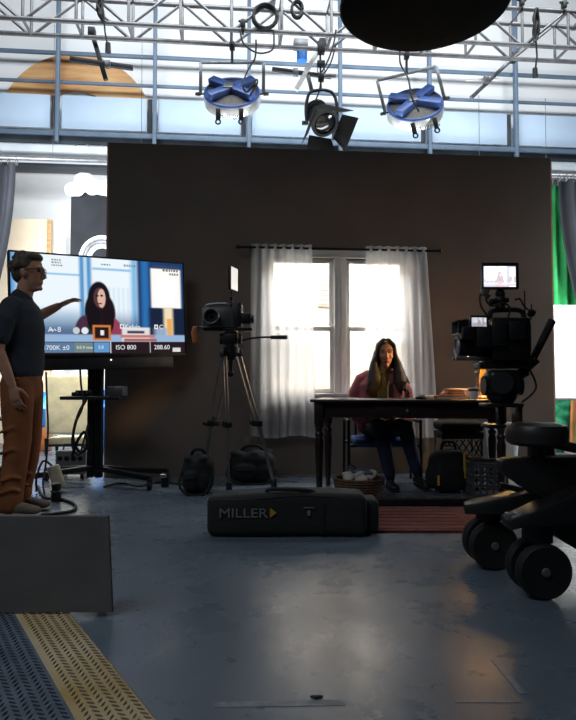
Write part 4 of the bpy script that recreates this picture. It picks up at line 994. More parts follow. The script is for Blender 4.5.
for sx in (-.685, .685):
    for sy in (-.275, .275):
        mb = MB(); mb.lathe(lp, (sx, sy, 0), (0, 0, 1), 20); mb.box((sx, sy, .65), (.07, .07, .175), None, .004); mb.build('leg', m_dwood, desk)
def dk(px, y=0.):
    k = (px-288)/F; x = (k*(tc0.y+uy.y*y) - tc0.x - uy.x*y)/(ux.x - k*ux.y); p = tc0 + ux*x + uy*y; return V((p.x, p.y, TZ))
DR = -TH-AT
def on_desk(name, label, cat, px, y, z=0., rz=0., group=None):
    p = dk(px, y) + V((0, 0, z)); t = thing(name, label, cat, p, group); t.rotation_euler = (0, 0, DR+rz); return t
m_page = mat('paper_pages', (226, 214, 190), .8, 0, .06, 30, stretch=(1, 1, 20))
def book(px, y, z, w, dp, h, rz, m, label):
    t = on_desk('book', label, 'book', px, y, z, rz, 'books and papers on the desk')
    mb = MB(); mb.box((0, 0, .002), (w, dp, .004), None, .001); mb.box((0, 0, h-.002), (w, dp, .004), None, .001); mb.box((-w/2+.002, 0, h/2), (.004, dp, h), None, .001); mb.build('cover', m, t)
    mb = MB(); mb.box((.002, 0, h/2), (w-.012, dp-.012, h-.009)); mb.build('pages', m_page, t); return t
book(454, -.05, 0, .30, .22, .026, .05, mat('book_brown', (150, 78, 40), .5), 'brown book at the bottom of the desk stack')
book(456, -.04, .0265, .25, .19, .022, -.12, mat('book_orange', (206, 120, 62), .5), 'orange book in the middle of the desk stack')
book(458, -.05, .049, .21, .16, .016, .2, mat('book_tan', (196, 150, 100), .5), 'tan book near the top of the desk stack')
t = on_desk('paper_sheet', 'loose cream papers lying on top of the book stack', 'paper', 459, -.05, .0655, .1)
mb = MB()
for k in range(5): mb.box((rr.uniform(-.015, .015), rr.uniform(-.01, .01), .0015+k*.003), (.2, .14, .0022), (0, 0, rr.uniform(-.15, .15)))
mb.build('sheets', m_page, t)
t = on_desk('notebook', 'cream notebook lying left of the book stack', 'book', 436, .12, 0, .3)
mb = MB(); mb.box((0, 0, .012), (.13, .18, .024), None, .004); mb.build('cover', mat('cream_card', (226, 206, 170), .7), t)
mb = MB(); mb.box((.004, 0, .012), (.125, .174, .016)); mb.build('pages', m_page, t)
mug = on_desk('mug', 'white mug with a spoon on the desk right of the books', 'mug', 473.5, -.17)
mb = MB(); mb.lathe([(.028, 0), (.034, .005), (.038, .05), (.040, .092), (.037, .092), (.034, .05), (.028, .008), (.002, .008)], (0, 0, 0), (0, 0, 1), 24); mb.build('cup', M_WHITE, mug)
mb = MB(); mb.tube(spline([(-.036, 0, .075), (-.062, 0, .07), (-.064, 0, .04), (-.036, 0, .025)], 5), .005, 8); mb.build('handle', M_WHITE, mug)
mb = MB(); mb.tube(spline([(.0, 0, .012), (.02, 0, .1), (.028, 0, .16), (.02, 0, .19)], 4), .0035, 6); mb.sph((.016, 0, .2), (.012, .006, .016), 10, 8); mb.build('spoon', M_CHROME, mug)
mb = MB(); mb.lathe([(.0385, .062), (.0405, .064), (.041, .078), (.0395, .08)], (0, 0, 0), (0, 0, 1), 24); mb.build('band', mat('band_brown', (90, 50, 36), .5), mug)
t = on_desk('computer_mouse', 'small black computer mouse on the desk near the woman', 'mouse', 421, -.2, 0, .9)
mb = MB(); mb.sph((0, 0, .012), (.062, .034, .022), 18, 10); mb.bm.verts.ensure_lookup_table()
for v in mb.bm.verts: v.co.z = max(v.co.z, .0)
mb.build('shell', M_BLKP, t)
mb = MB(); mb.cyl((.03, -.004, .032), (.03, .004, .032), .007, n=12); mb.build('wheel', M_STEEL, t)
# desk lamp
LX, LY = 483, .05
lam = on_desk('table_lamp', 'table lamp with white shade and amber base at the right end of the desk', 'lamp', LX, LY)
mb = MB(); mb.lathe([(.045, 0), (.047, .012), (.03, .03), (.028, .05), (.03, .09), (.034, .13), (.03, .18), (.024, .22), (.02, .24), (.024, .255), (.022, .30), (.012, .31)], (0, 0, 0), (0, 0, 1), 28); mb.build('base', mat('amber_ceramic', (204, 150, 54), .3, 0, .1, 8), lam)
mb = MB(); mb.cyl((0, 0, .3), (0, 0, .45), .006); mb.cyl((0, 0, .36), (0, 0, .41), .014); mb.build('stem', M_STEEL, lam)
def shade_mat():
    m = bpy.data.materials.new('lamp_shade_cloth'); m.use_nodes = True; nt = m.node_tree; nt.nodes.remove(nt.nodes['Principled BSDF'])
    d = nt.nodes.new('ShaderNodeBsdfDiffuse'); t = nt.nodes.new('ShaderNodeBsdfTranslucent'); mx = nt.nodes.new('ShaderNodeMixShader'); mx.inputs[0].default_value = .28
    n = nt.nodes.new('ShaderNodeTexNoise'); n.inputs['Scale'].default_value = 60; r = nt.nodes.new('ShaderNodeValToRGB')
    r.color_ramp.elements[0].color = (.75, .7, .6, 1); r.color_ramp.elements[1].color = (.9, .87, .8, 1)
    nt.links.new(n.outputs['Fac'], r.inputs['Fac'])
    for q_ in (d, t): nt.links.new(r.outputs['Color'], q_.inputs['Color'])
    nt.links.new(d.outputs[0], mx.inputs[1]); nt.links.new(t.outputs[0], mx.inputs[2]); nt.links.new(mx.outputs[0], nt.nodes['Material Output'].inputs['Surface']); return m
mb = MB(); n_ = 36
mb.rings([[V((r*math.cos(2*PI*j/n_), r*math.sin(2*PI*j/n_), z)) for j in range(n_)] for r, z in ((.125, .335), (.118, .46), (.11, .58))], cap=False); mb.build('shade', shade_mat(), lam)
mb = MB(); mb.sph((0, 0, .44), .028, 14, 10); mb.build('bulb', emat('bulb_warm', (255, 200, 130), 12), lam)
mb = MB(); mb.cyl((0, 0, .572), (0, 0, .578), .11, n=36); mb.build('light_block_disc', M_WHITE, lam)  # opaque disc added to stop the lamp's light reaching the set wall
lamp_pos = dk(LX, LY) + V((0, 0, .44))
# ---------------------------------------------------------------- under and around the desk
bs = thing('wicker_basket', 'wicker basket full of crumpled white cloth under the desk', 'basket', V((L(359, 500, 4.98).x, 4.98, 0)))
m_wick = mat('wicker', (112, 82, 56), .7, 0, .25, 30, .5, rgb2=(70, 48, 34))
mb = MB()
for k in range(8): mb.torus((0, 0, .01+.02*k), .165+.004*k, .011, (0, 0, 1), 36, 6)
mb.lathe([(.15, .0), (.16, .01), (.185, .155), (.178, .155), (.155, .012), (.002, .01)], (0, 0, 0), (0, 0, 1), 36); mb.build('basket_body', m_wick, bs)
mb = MB(bs.location*0 + V((L(359, 500, 4.98).x, 4.98, .155))); o_ = mb.o; rr = random.Random(8)
for k in range(24):
    a = rr.uniform(0, 2*PI); r_ = rr.uniform(0, .13); mb.sph(o_ + V((r_*math.cos(a), r_*math.sin(a)*.95, rr.uniform(-.02, .035)-.1*r_)), (rr.uniform(.035, .06), rr.uniform(.03, .05), rr.uniform(.02, .04)), 10, 8, rot=(rr.uniform(-.6, .6), rr.uniform(-.6, .6), a))
tag(mb.build('crumpled_cloth', mat('cloth_white', (190, 184, 174), .9, 0, .12, 14, .3), fuse=.009, sm_it=1), 'crumpled white cloth heaped in the wicker basket', 'cloth')
c_ = L(361, 470, 4.98); nb_ = thing('metal_case', 'blue-grey metal case tilted on the cloth in the basket', 'case', c_)
mb = MB(); mb.box((0, 0, -.002), (.19, .09, .022), (.15, .12, -.2), .006); mb.build('shell', mat('blue_grey_metal', (120, 132, 150), .35, .4, .1, 10), nb_)
mb = MB(); mb.box((-.07, -.01, .022), (.05, .05, .03), (.2, .5, -.2), .006); mb.build('clip', M_STEEL, nb_)
# rug, black board in front of the desk
a, c, e, f = G(352, 533), G(480, 533), G(474, 509), G(352, 509)
o = V(((a.x+c.x)/2, (a.y+e.y)/2, 0))
def rug_mat():
    m = mat('red_rug', (122, 52, 38), .95, 0, .2, 7, .6, rgb2=(66, 30, 26), bscale=90, stretch=(1, 4, 1)); return m
mb = MB(o); nu = 60
mb.prism([V((p.x, p.y, .001)) for p in (a, c, e, f)], (0, 0, .014)); 
rug = mb.build('rug', rug_mat(), smooth=0); tag(rug, 'red-brown woven rug lying before the desk', 'rug')
mb = MB(); wv = (c.x-a.x)
for k in range(7):
    y = a.y + (f.y-a.y)*(k+.5)/7 - o.y
    mb.box((0, y, .0155), (wv*.94, .018, .002))
mb.build('woven_stripe', mat('rug_dark', (54, 26, 24), .95, 0, .4, 20), rug)
a, c = G(330, 506), G(502, 503)
pk = thing('track_board', 'long low black board on the floor between the rug and the desk legs', 'board', V(((a.x+c.x)/2, a.y+.03, 0)))
mb = MB(); mb.box((0, 0, .028), (c.x-a.x, .09, .05), None, .006); mb.build('plank', M_BLK, pk)
for sx in (-.6, 0, .6):
    mb = MB(); mb.box((sx*(c.x-a.x)*.7, 0, .002), (.08, .1, .004)); mb.build('pad', M_RUB, pk)
# padded equipment stool, rucksack, crate under the right end of the desk
es = thing('equipment_stool', 'black cushioned equipment stool with wire lattice behind the desk', 'stool', V((L(458, 430, 5.64).x, 5.64, 0))); eo = V((L(458, 430, 5.64).x, 5.64, 0))
h = L(466, 422, 5.5).z
mb = MB(); mb.box((0, 0, h-.04), (.37, .34, .08), None, .03, 0, 3); mb.build('cushion', mat('cushion_black', (9, 9, 10), .7, spec=.2), es)
mb = MB(); mb.box((0, 0, h-.115), (.36, .33, .06), None, .01); mb.build('seat_rim', mat('rim_grey', (22, 22, 23), .5, .3), es)
for sx in (-1, 1):
    for sy in (-1, 1):
        mb = MB(); mb.cyl((sx*.17, sy*.15, 0), (sx*.165, sy*.145, h-.13), .014, n=10); mb.build('leg', M_STEEL, es)
mb = MB()
for k in range(6):
    x = -.15+k*.06; mb.cyl((x-.05 if x-.05 > -.165 else -.165, -.147, h-.15), (min(x+.05, .165), -.147, h-.29), .006, n=6); mb.cyl((min(x+.05, .165), -.147, h-.15), (max(x-.05, -.165), -.147, h-.29), .006, n=6)
mb.build('wire_lattice', M_BLK, es)
mb = MB(); mb.box((0, -.15, h-.31), (.36, .03, .035), None, .005); mb.build('front_rail', M_WOODL, es)
mb = MB(); mb.box((0, 0, .12), (.34, .28, .02)); mb.build('lower_shelf', M_BLKP, es)
rk = thing('backpack', 'black backpack with yellow strips on the floor behind the desk', 'bag', V((L(449, 489, 5.28).x, 5.28, 0)))
mb = MB()
mb.sph((0, 0, .17), (.17, .1, .17), 18, 12, e=.6); mb.sph((-.02, -.08, .12), (.13, .06, .11), 16, 10, e=.6); mb.sph((-.15, -.02, .12), (.05, .06, .1), 12, 8); mb.sph((.15, -.02, .11), (.05, .06, .1), 12, 8); mb.sph((0, .03, .3), (.11, .06, .06), 12, 8)
mb.build('body', M_FAB, rk, fuse=.012, sm_it=4)
m_yel = mat('yellow_strip', (206, 160, 40), .6)
for x, z0, z1 in ((-.12, .07, .15), (.1, .12, .33)):
    mb = MB(); mb.bar((x, -.155 if x < 0 else -.115, z0), (x, -.15 if x < 0 else -.105, z1), .018, .008, .002, up=(0, 1, 0)); mb.build('yellow_strip', m_yel, rk)
mb = MB(); mb.tube(spline([(-.06, 0, .34), (-.04, 0, .40), (.04, 0, .40), (.06, 0, .34)], 5), .012, 8); mb.build('handle', M_FAB, rk)
cr = thing('milk_crate', 'dark grey plastic crate on the floor behind the desk, right of the backpack', 'crate', V((L(485, 490, 5.12).x, 5.12, 0)))
m_cr = mat('crate_grey', (74, 74, 78), .55, 0, .1, 8)
mb = MB(); w_, d_, h_ = .27, .27, .26
for z in (.02, .09, .16, .24):
    for y in (-d_/2, d_/2): mb.box((0, y, z), (w_, .012, .022), None, .003)
    for x in (-w_/2, w_/2): mb.box((x, 0, z), (.012, d_, .022), None, .003)
for k in range(6):
    x = -w_/2+.006 + k*(w_-.012)/5
    for y in (-d_/2, d_/2): mb.box((x, y, h_/2), (.016, .012, h_-.01))
    for xx_ in (-w_/2, w_/2): mb.box((xx_, x, h_/2), (.012, .016, h_-.01))
mb.box((0, 0, .012), (w_, d_, .012)); mb.build('basket', m_cr, cr)
mb = MB(); mb.tube([(-w_/2, -d_/2, h_), (w_/2, -d_/2, h_), (w_/2, d_/2, h_), (-w_/2, d_/2, h_)], .011, 8, closed=True); mb.build('rim', m_cr, cr)
bn = thing('bin_shape', 'pale grey tapered bin shape standing by the set wall behind the desk leg', 'bin', V((L(503, 484, 6.02).x, 6.02, 0)))  # bin form built for a pale shape whose nature is unclear
mb = MB(); mb.lathe([(.105, .003), (.112, .01), (.158, .49), (.166, .50), (.166, .512), (.152, .512), (.106, .02), (.002, .018)], (0, 0, 0), (0, 0, 1), 32); mb.build('bucket', mat('pale_grey_plastic', (236, 237, 242), .5, 0, .05, 5), bn)
mb = MB(); mb.torus((0, 0, .506), .164, .009, (0, 0, 1), 32, 8); mb.build('rim', MATS['pale_grey_plastic'], bn)
# ================================================================== long padded tripod bag
gA, gB = G(206, 538), G(368, 538); dB = gA.y; wB = gB.x-gA.x
tb = thing('tripod_bag', 'long black padded tripod bag lying on the floor in front', 'bag', V(((gA.x+gB.x)/2, dB+.13, 0)))
m_bag = mat('bag_nylon', (25, 25, 28), .8, 0, .2, 6, .35, bscale=60)
mb = MB(); vs = mb.box((0, 0, .125), (wB, .26, .245), None, .045, 0, 4); bmesh.ops.subdivide_edges(mb.bm, edges=mb.bm.edges[:], cuts=3, use_grid_fill=True)
for v in mb.bm.verts: v.co.z += .012*math.sin(v.co.x*7+1)*(v.co.z/.25) + .006*math.sin(v.co.x*19)*(v.co.z/.25); v.co.y += .008*math.sin(v.co.x*9)
mb.build('shell', m_bag, tb)
mb = MB(); mb.tube([(x, -.122+.008*math.sin(x*9), .222+.012*math.sin(x*7+1)) for x in np.linspace(-wB/2+.04, wB/2-.04, 30)], .006, 6); mb.build('zipper', M_BLK, tb)
for x in (-.2, .2):
    mb = MB(); mb.bar((x, -.133+.008*math.sin(x*9), .02), (x, -.133+.008*math.sin(x*9), .2), .035, .006, .002, up=(0, 1, 0)); mb.build('webbing', M_FAB, tb) if x > 0 else mb.bm.free()
mb = MB(); mb.tube(spline([(-.12, -.06, .25), (-.08, -.09, .27), (.1, -.09, .265), (.16, -.06, .245)], 6), .012, 8); mb.build('handle', M_FAB, tb)
mb = MB(); mb.box((wB/2+.03, .03, .11), (.09, .2, .19), None, .03, 0, 3); mb.build('end_pocket', m_bag, tb)
kx = wB/162.; m_tag = mat('logo_grey', (112, 114, 114), .6)
def bag_o(px, py): return V(((px-287)*kx, -.1385+.008*math.sin((px-287)*kx*9), .005+(538-py)*kx*1.0))
t = text_mesh('MILLER', .074, 'lettering', m_tag, tb, frame((1, 0, 0), (0, 0, 1), (0, -1, 0), V((-.39, -.142, .118))), ext=.001)
t.data.transform(Matrix.Translation((-.39, 0, 0)) @ Matrix.Diagonal((1.22, 1, 1, 1)) @ Matrix.Translation((.39, 0, 0)))
me_w = max(v.co.x for v in t.data.vertices)
off_ = Matrix.Identity(4)
mb = MB(); x0 = me_w + .012; mb.prism([(x0, -.143, .117), (x0+.038, -.143, .145), (x0, -.143, .173)], (0, .002, 0)); mb.build('arrow_mark', mat('logo_yellow', (170, 130, 30), .6), tb)
mb = MB(); c = bag_o(309, 514); mb.box(c + V((0, -.004, 0)), (.018, .003, .03), None, .001); mb.box(c + V((0, -.004, .03)), (.06, .003, .006), None, .001); mb.build('small_mark', m_tag, tb)
# ================================================================== two soft bags behind the tripod
def soft(px0, px1, ptop, d, label, seed):
    l0, l1 = L(px0, 480, d).x, L(px1, 480, d).x; w = l1-l0; h = L(0, ptop, d).z; rr = random.Random(seed)
    t = thing('camera_bag', label, 'bag', V(((l0+l1)/2, d, 0)))
    mb = MB(); mb.sph((0, 0, h*.44), (w*.5, .15, h*.46), 20, 14, e=.55); mb.sph((-w*.15, -.12, h*.33), (w*.26, .07, h*.26), 14, 10, e=.6); mb.sph((w*.25, -.11, h*.3), (w*.17, .06, h*.24), 14, 10, e=.6)
    for k in range(7): mb.sph((rr.uniform(-.35, .35)*w, rr.uniform(-.08, .06), h*.86), (w*.16, .07, h*.1), 10, 8)
    mb.build('body', M_FAB, t, fuse=.013, sm_it=4)
    mb = MB(); mb.tube(spline([(-w*.25, 0, h*.9), (-w*.12, -.03, h*1.06), (w*.12, -.03, h*1.07), (w*.25, 0, h*.9)], 6), .014, 8); mb.build('handle', M_FAB, t)
    mb = MB(); mb.tube(spline([(-w*.45, -.09, h*.6), (-w*.5, -.18, h*.25), (-w*.2, -.22, .015), (w*.3, -.2, .015), (w*.5, -.14, h*.4)], 6), .011, 6); mb.build('strap', M_FAB, t)
    mb = MB(); mb.box((-w*.15, -.195, h*.42), (w*.3, .012, .02), None, .003); mb.build('buckle', M_BLKP, t)
soft(183, 214, 452, 5.27, 'black soft camera bag on the floor left of the tripod', 1)
soft(229, 276, 448, 5.82, 'black soft camera bag on the floor right behind the tripod', 2)
# ================================================================== tripod and its camera
DTP = 5.3
tp = thing('tripod', 'tall silver and black tripod left of the set window', 'tripod', V((L(231, 345, DTP).x, DTP, 0))); tpo = V((L(231, 345, DTP).x, DTP, 0))
q = lambda x, y, dd=0: L(x, y, DTP+dd) - tpo
crown = q(231, 353)
feet = [(G(229, 491) - tpo), V((L(201, 486, 5.62).x, 5.62, 0)) - tpo, V((L(274, 486, 5.52).x, 5.52, 0)) - tpo]
m_tub = mat('tripod_tube', (150, 146, 140), .3, .8, .1, 10)
for f_ in feet:
    f_ = V((f_.x, f_.y, 0)); hd = V((f_.x, f_.y, 0)).normalized(); tn = V((-hd.y, hd.x, 0))
    top = crown + hd*.06; mid = top.lerp(f_, .52); low = f_ + V((0, 0, .02))
    mb = MB()
    for s in (-1, 1): mb.cyl(top + tn*s*.042, mid + tn*s*.038, .0105, n=10)
    lg = mb.build('leg', m_tub, tp)
    mb = MB()
    for s in (-1, 0, 1): mb.cyl(mid + tn*s*.02 + V((0, 0, .06)), low + tn*s*.012, .008, n=8)
    mb.build('lower_tube', m_tub, lg)
    mb = MB(); mb.bar(mid - tn*.06, mid + tn*.06, .05, .05, .008); mb.cyl(mid + tn*.055, mid + tn*.095, .018, n=10); mb.build('lever_clamp', M_BLK, lg)
    mb = MB(); mb.bar(top - tn*.055, top + tn*.055, .05, .06, .008); mb.build('leg_hinge', M_BLK, lg)
    mb = MB(); mb.cyl(low + V((0, 0, .05)), f_, .022, .028, 12); mb.build('foot', M_RUB, lg)
mb = MB(); mb.lathe([(.03, -.06), (.06, -.02), (.075, .0), (.075, .035), (.055, .05)], crown, (0, 0, 1), 24); mb.cyl(crown - V((0, 0, .16)), crown - V((0, 0, .05)), .018); mb.sph(crown - V((0, 0, .17)), (.028, .028, .03), 12, 8); mb.build('bowl', M_BLK, tp)
mb = MB(); hc_ = q(231, 339); mb.box(hc_, (.13, .12, .1), None, .02, 0, 3); mb.cyl(hc_ - V((.09, 0, 0)), hc_ + V((.09, 0, 0)), .045, n=20); mb.cyl(hc_ - V((0, 0, .08)), hc_ + V((0, 0, .072)), .058, n=20); mb.build('fluid_head', M_BLK, tp)
mb = MB(); mb.box(q(228, 329.5), (.4, .1, .02), None, .004); mb.build('head_plate', M_BLK, tp)
mb = MB(); P = [q(240, 341, .02), q(250, 338.5, .0), q(262, 337.3, -.05), q(272, 337.3, -.08)]; mb.tube(spline(P, 4), .0085, 8); mb.cyl(q(271, 337.3, -.08), q(287, 337.3, -.12), .016, .018, 12); mb.build('pan_handle', M_BLK, tp)
zc = q(228, 329.5).z + .01
co_ = V((tpo.x, DTP, zc)); cm = thing('cinema_camera', 'compact camera with bright side monitor mounted on the tripod', 'camera', co_)
q = lambda x, y, dd=0: L(x, y, DTP+dd) - co_
zb_ = 0.002
mb = MB(); mb.box((q(221, 318).x, .02, .085), (.3, .16, .165), None, .012); mb.build('body', mat('camera_grey', (84, 84, 86), .4, .3, .1, 12), cm)
mb = MB(); lc = q(212, 317, -.1); mb.lathe([(.05, 0), (.055, .03), (.055, .1), (.062, .105), (.066, .13), (.06, .135), (.048, .132), (.044, .1)], (lc.x, -.03, lc.z), (0, -1, 0), 28); le = mb.build('lens', M_BLK, cm)
mb = MB(); mb.torus((lc.x, -.165, lc.z), .058, .007, (0, 1, 0), 28, 8); mb.build('front_ring', M_STEEL, le)
mb = MB(); mb.sph((lc.x, -.12, lc.z), (.042, .012, .042), 18, 8); mb.build('glass', mat('lens_glass', (60, 64, 70), .1), le)
mb = MB(); mb.box((q(246, 319).x, -.02, .08), (.1, .09, .09), None, .02, 0, 3); mb.cyl((q(250, 319).x, -.02, .075), (q(254, 319).x, -.02, .075), .035, n=16); mb.build('viewfinder', M_BLK, cm)
mb = MB(); mb.box((q(238, 316).x, .02, .11), (.07, .18, .2), None, .015); mb.build('battery', M_BLKP, cm)
mb = MB(); P = spline([(q(206, 307).x, .02, .17), (q(208, 305).x, .02, .2), (q(226, 305).x, .02, .205), (q(230, 308).x, .02, .17)], 5); mb.tube(P, .011, 8); mb.build('top_handle', M_STEEL, cm)
mb = MB(); mb.cyl((q(231, 306).x, .02, .18), (q(231, 289).x, .02, q(231, 289).z), .008); mb.sph((q(231, 298).x, .02, q(231, 298).z), .018, 10, 8); mb.build('monitor_arm', M_BLK, cm)
mc = q(233, 279); Rm = Matrix.Rotation(math.radians(74), 3, 'Z')
mb = MB(); mb.box(mc, (.16, .025, .2), Rm, .006); mo = mb.build('side_monitor', M_BLK, cm)
nrm = Rm @ V((0, -1, 0)); exm = Rm @ V((1, 0, 0))
mb = MB(); mb.box(mc + nrm*.0135, (.15, .002, .185), Rm); mb.build('side_screen', emat('monitor_glow', (245, 240, 232), .85), mo)
mb = MB(); mb.box((q(203, 331).x, -.02, -.012+.012+.004), (.14, .12, .012), None, .003); mb.build('base_plate', M_STEEL, cm)
wg = q(195, 335, -.1)
mb = MB(); mb.cyl((q(197, 333).x+.03, -.07, .012), (wg.x, -.1, wg.z+.05), .008); mb.build('grip_arm', M_BLK, cm)
mb = MB(); mb.loft([((wg.x, -.1, wg.z+.055), .022, .018), ((wg.x-.004, -.1, wg.z+.02), .027, .022), ((wg.x, -.1, wg.z-.02), .024, .02), ((wg.x+.006, -.1, wg.z-.05), .028, .022)], (1, 0, 0), 12); mb.build('wooden_grip', mat('grip_wood', (176, 104, 48), .4, 0, .15, 10, stretch=(4, 4, 1)), cm)
# ================================================================== camera dolly at right
DD = 2.85
m_dol = mat('dolly_black', (36, 35, 35), .38, .25, .2, 6, .04)
m_tyre = mat('tyre_rubber', (17, 17, 18), .7, 0, .2, 20, .15)
dol = thing('camera_dolly', 'heavy black camera dolly with double rubber wheels and a round seat', 'dolly', V((1.25, DD, 0))); do = V((1.25, DD, 0))
def dm(): return MB(do)
axd = V((-.02, 1, 0)).normalized()
wheel_proto = None
def wheelset(px, py, pbot):
    d = G(px, pbot).y
    for i, off in enumerate((0, .115)):
        c = L(px, py, d); r = c.z; c = V((c.x, c.y, r)) + axd*off*1.0; c.z = r
        mb = dm(); t = -axd
        mb.lathe([(r*.62, -.026), (r*.9, -.03), (r*.985, -.018), (r, 0), (r*.985, .018), (r*.9, .03), (r*.62, .026)], c, t, 40)
        wh = mb.build('wheel', m_tyre, dol)
        mb = dm(); mb.lathe([(.002, -.02), (r*.64, -.02), (r*.64, .02), (r*.58, .022), (r*.54, .004), (r*.36, .004), (r*.33, .024), (r*.17, .026), (r*.14, .034), (.002, .036)], c, t, 32); mb.build('hub', mat('hub_grey', (100, 98, 95), .5, .2, .15, 10), wh)
        mb = dm()
        u_ = t.orthogonal().normalized(); w_ = t.cross(u_)
        for k in range(6):
            p = c + t*.016 + u_*r*.45*math.cos(k*PI/3) + w_*r*.45*math.sin(k*PI/3); mb.cyl(p - t*.006, p + t*.006, .007, n=8)
        mb.build('rim_bolts', M_STEEL, wh)
    mb = dm(); a = L(px, py, d); a.z = r; mb.cyl(a, a + axd*.12, .02, n=12)
    m_ = a + axd*.058; mb.bar(m_, m_ + V((.0, 0, r*1.15)), .05, .03, .006); mb.cyl(m_ + V((0, 0, r*.95)), m_ + V((0, 0, r*1.6)), .062, n=18); mb.build('caster_post', m_dol, dol)
wheelset(493.5, 545, 569.5); wheelset(543.5, 571, 599)
# far pair, outside the picture on the other end
for (l_, d_) in ((2.05, 2.72), (2.0, 3.12)):
    for off in (0, .115):
        c = V((l_, d_, .11)) + axd*off; mb = dm(); mb.lathe([(.002, -.03), (.1, -.03), (.11, 0), (.1, .03), (.002, .03)], c, -axd, 30); mb.build('wheel', m_tyre, dol)
def slab(pp, d0, d1, name='chassis_arm', bev=.012, m=m_dol):
    mb = dm(); dm_ = (d0+d1)/2; P = [L(x, y, d0) for x, y in pp]
    mb.prism([V((p.x, d0, p.z)) for p in P], (0, d1-d0, 0))
    bmesh.ops.bevel(mb.bm, geom=mb.bm.edges[:], offset=bev, segments=2, profile=.5, affect='EDGES'); return mb.build(name, m, dol)
slab([(501, 461), (510, 458.5), (560, 457.5), (600, 456), (680, 470), (680, 512), (600, 512), (550, 505), (522, 486), (502, 472)], 2.70, 2.79, 'upper_deck')
slab([(560, 459), (700, 456), (700, 500), (575, 500)], 2.80, 3.02, 'rear_deck')
slab([(552, 500), (720, 490), (720, 556), (588, 556), (560, 540)], 2.78, 3.06, 'lower_body')
# front legs: plan taper along depth, with lit top edges
def leg(tip, root, w0, w1, h0, h1, zt0, zt1, name='leg_arm'):
    a, c = V(tip), V(root); t = (c-a); t.z = 0; t.normalize(); s = V((-t.y, t.x, 0)); mb = dm(); rr_ = []
    for p, w, h, z in ((a, w0, h0, zt0), (a.lerp(c, .12), w0*1.25, h0*1.15, zt0+(zt1-zt0)*.1), (c, w1, h1, zt1)):
        rr_.append([V((p.x, p.y, 0)) + s*w*sx + V((0, 0, z - (h if lo else 0))) for sx, lo in ((-1, 0), (1, 0), (1, 1), (-1, 1))])
    mb.rings(rr_); bmesh.ops.bevel(mb.bm, geom=mb.bm.edges[:], offset=.008, segments=2, profile=.5, affect='EDGES'); return mb.build(name, m_dol, dol)
t1 = L(464, 504, 3.06); r1 = L(548, 486, 2.98); leg(t1, r1, .05, .11, .045, .12, t1.z+.005, r1.z+.01)
t2 = L(506, 518, 2.66); r2 = L(640, 458, 2.66); leg(t2, r2, .055, .09, .045, .24, t2.z+.004, r2.z)
mb = dm(); mb.cyl(L(512, 519, 2.62), L(522, 515, 2.62), .012, n=10); mb.box(L(512, 517, 2.66), (.05, .05, .035), None, .006); mb.build('lock_latch', M_STEEL, dol)
mb = dm(); p = L(477, 507, 3.03); mb.torus(p + V((0, 0, .012)), .022, .006, (0, 0, 1), 18, 6); mb.build('tie_ring', M_STEEL, dol)
# seat
sc0 = L(537, 444.5, 2.73)
mb = dm(); Rs = .128; mb.lathe([(.002, 0), (Rs*.86, 0), (Rs*.98, .012), (Rs*1.0, .035), (Rs*1.0, .062), (Rs*.93, .082), (Rs*.7, .092), (.002, .094)], sc0, (0, 0, 1), 40); mb.build('seat_cushion', mat('seat_vinyl', (40, 37, 36), .42, 0, .15, 12, .1), dol)
mb = dm(); mb.cyl(sc0 - V((0, 0, .09)), sc0 + V((0, 0, .004)), .03, n=20); mb.lathe([(.002, -.004), (Rs*.7, -.004), (Rs*.7, .006), (.002, .006)], sc0, (0, 0, 1), 28); mb.build('seat_post', m_dol, dol)
mb = dm(); mb.bar(L(556, 444, 2.9), L(640, 462, 2.9), .05, .045, .008); mb.build('push_bar', m_dol, dol)
mb = dm(); mb.bar(L(500, 485, 3.0), L(540, 494, 3.0), .03, .025, .004); mb.build('tie_bar', m_dol, dol)
# riser column behind the seat and the offset arm that carries the camera
DR_ = 2.98
cb = L(541, 455, DR_); ct = L(541, 430, DR_)
mb = dm(); mb.cyl(V((cb.x, DR_, cb.z-.12)), V((cb.x, DR_, ct.z-.0)), .06, n=24); mb.build('riser_column', m_dol, dol)
pz = L(500, 426, DR_).z
a, c = L(485, 424, DR_), L(548, 424, DR_)
mb = dm(); mb.box(((a.x+c.x)/2, DR_, pz-.0), (c.x-a.x, .12, .018), None, .004); mb.build('offset_arm', m_dol, dol)
e = L(517, 414, DR_); pt_ = L(500, 405, DR_)
mb = dm(); mb.box((e.x, DR_, (pz+pt_.z)/2), (.018, .1, pt_.z-pz), None, .003); e2_ = L(500, 414, DR_); mb.box((e2_.x, DR_, (pz+pt_.z)/2), (.028, .05, pt_.z-pz), None, .004); mb.box(((a.x+e.x)/2, DR_, pt_.z), (e.x-a.x+.02, .13, .018), None, .004); mb.build('riser_bracket', m_dol, dol)
# ================================================================== fluid head + cinema camera
hb = V((L(502, 404, DR_).x, DR_, pt_.z+.009)); fh = thing('fluid_head', 'large black fluid head with pan handle on the dolly arm', 'tripod head', hb)
q = lambda x, y, dd=0: L(x, y, DR_+dd) - hb
mb = MB(); mb.lathe([(.05, .0), (.066, .02), (.07, .05), (.06, .07)], (0, 0, 0), (0, 0, 1), 28); mb.build('pan_base', M_BLK, fh)
mb = MB(); c = q(502, 383); mb.box(c, (.155, .13, .12), None, .03, 0, 3); mb.cyl(c - V((.0, .085, 0)), c + V((0, .085, 0)), .06, n=28); mb.cyl(c - V((.088, 0, .012)), c + V((.088, 0, -.012)), .045, n=24); mb.build('tilt_body', M_BLK, fh)
mb = MB(); c2 = q(502, 366); mb.box(c2, (.235, .1, .025), None, .005); mb.build('sliding_plate', M_BLK, fh)
mb = MB(); mb.cyl(q(502, 383, -.086), q(502, 383, -.095), .05, n=28); mb.build('drag_dial', M_BLKP, fh)
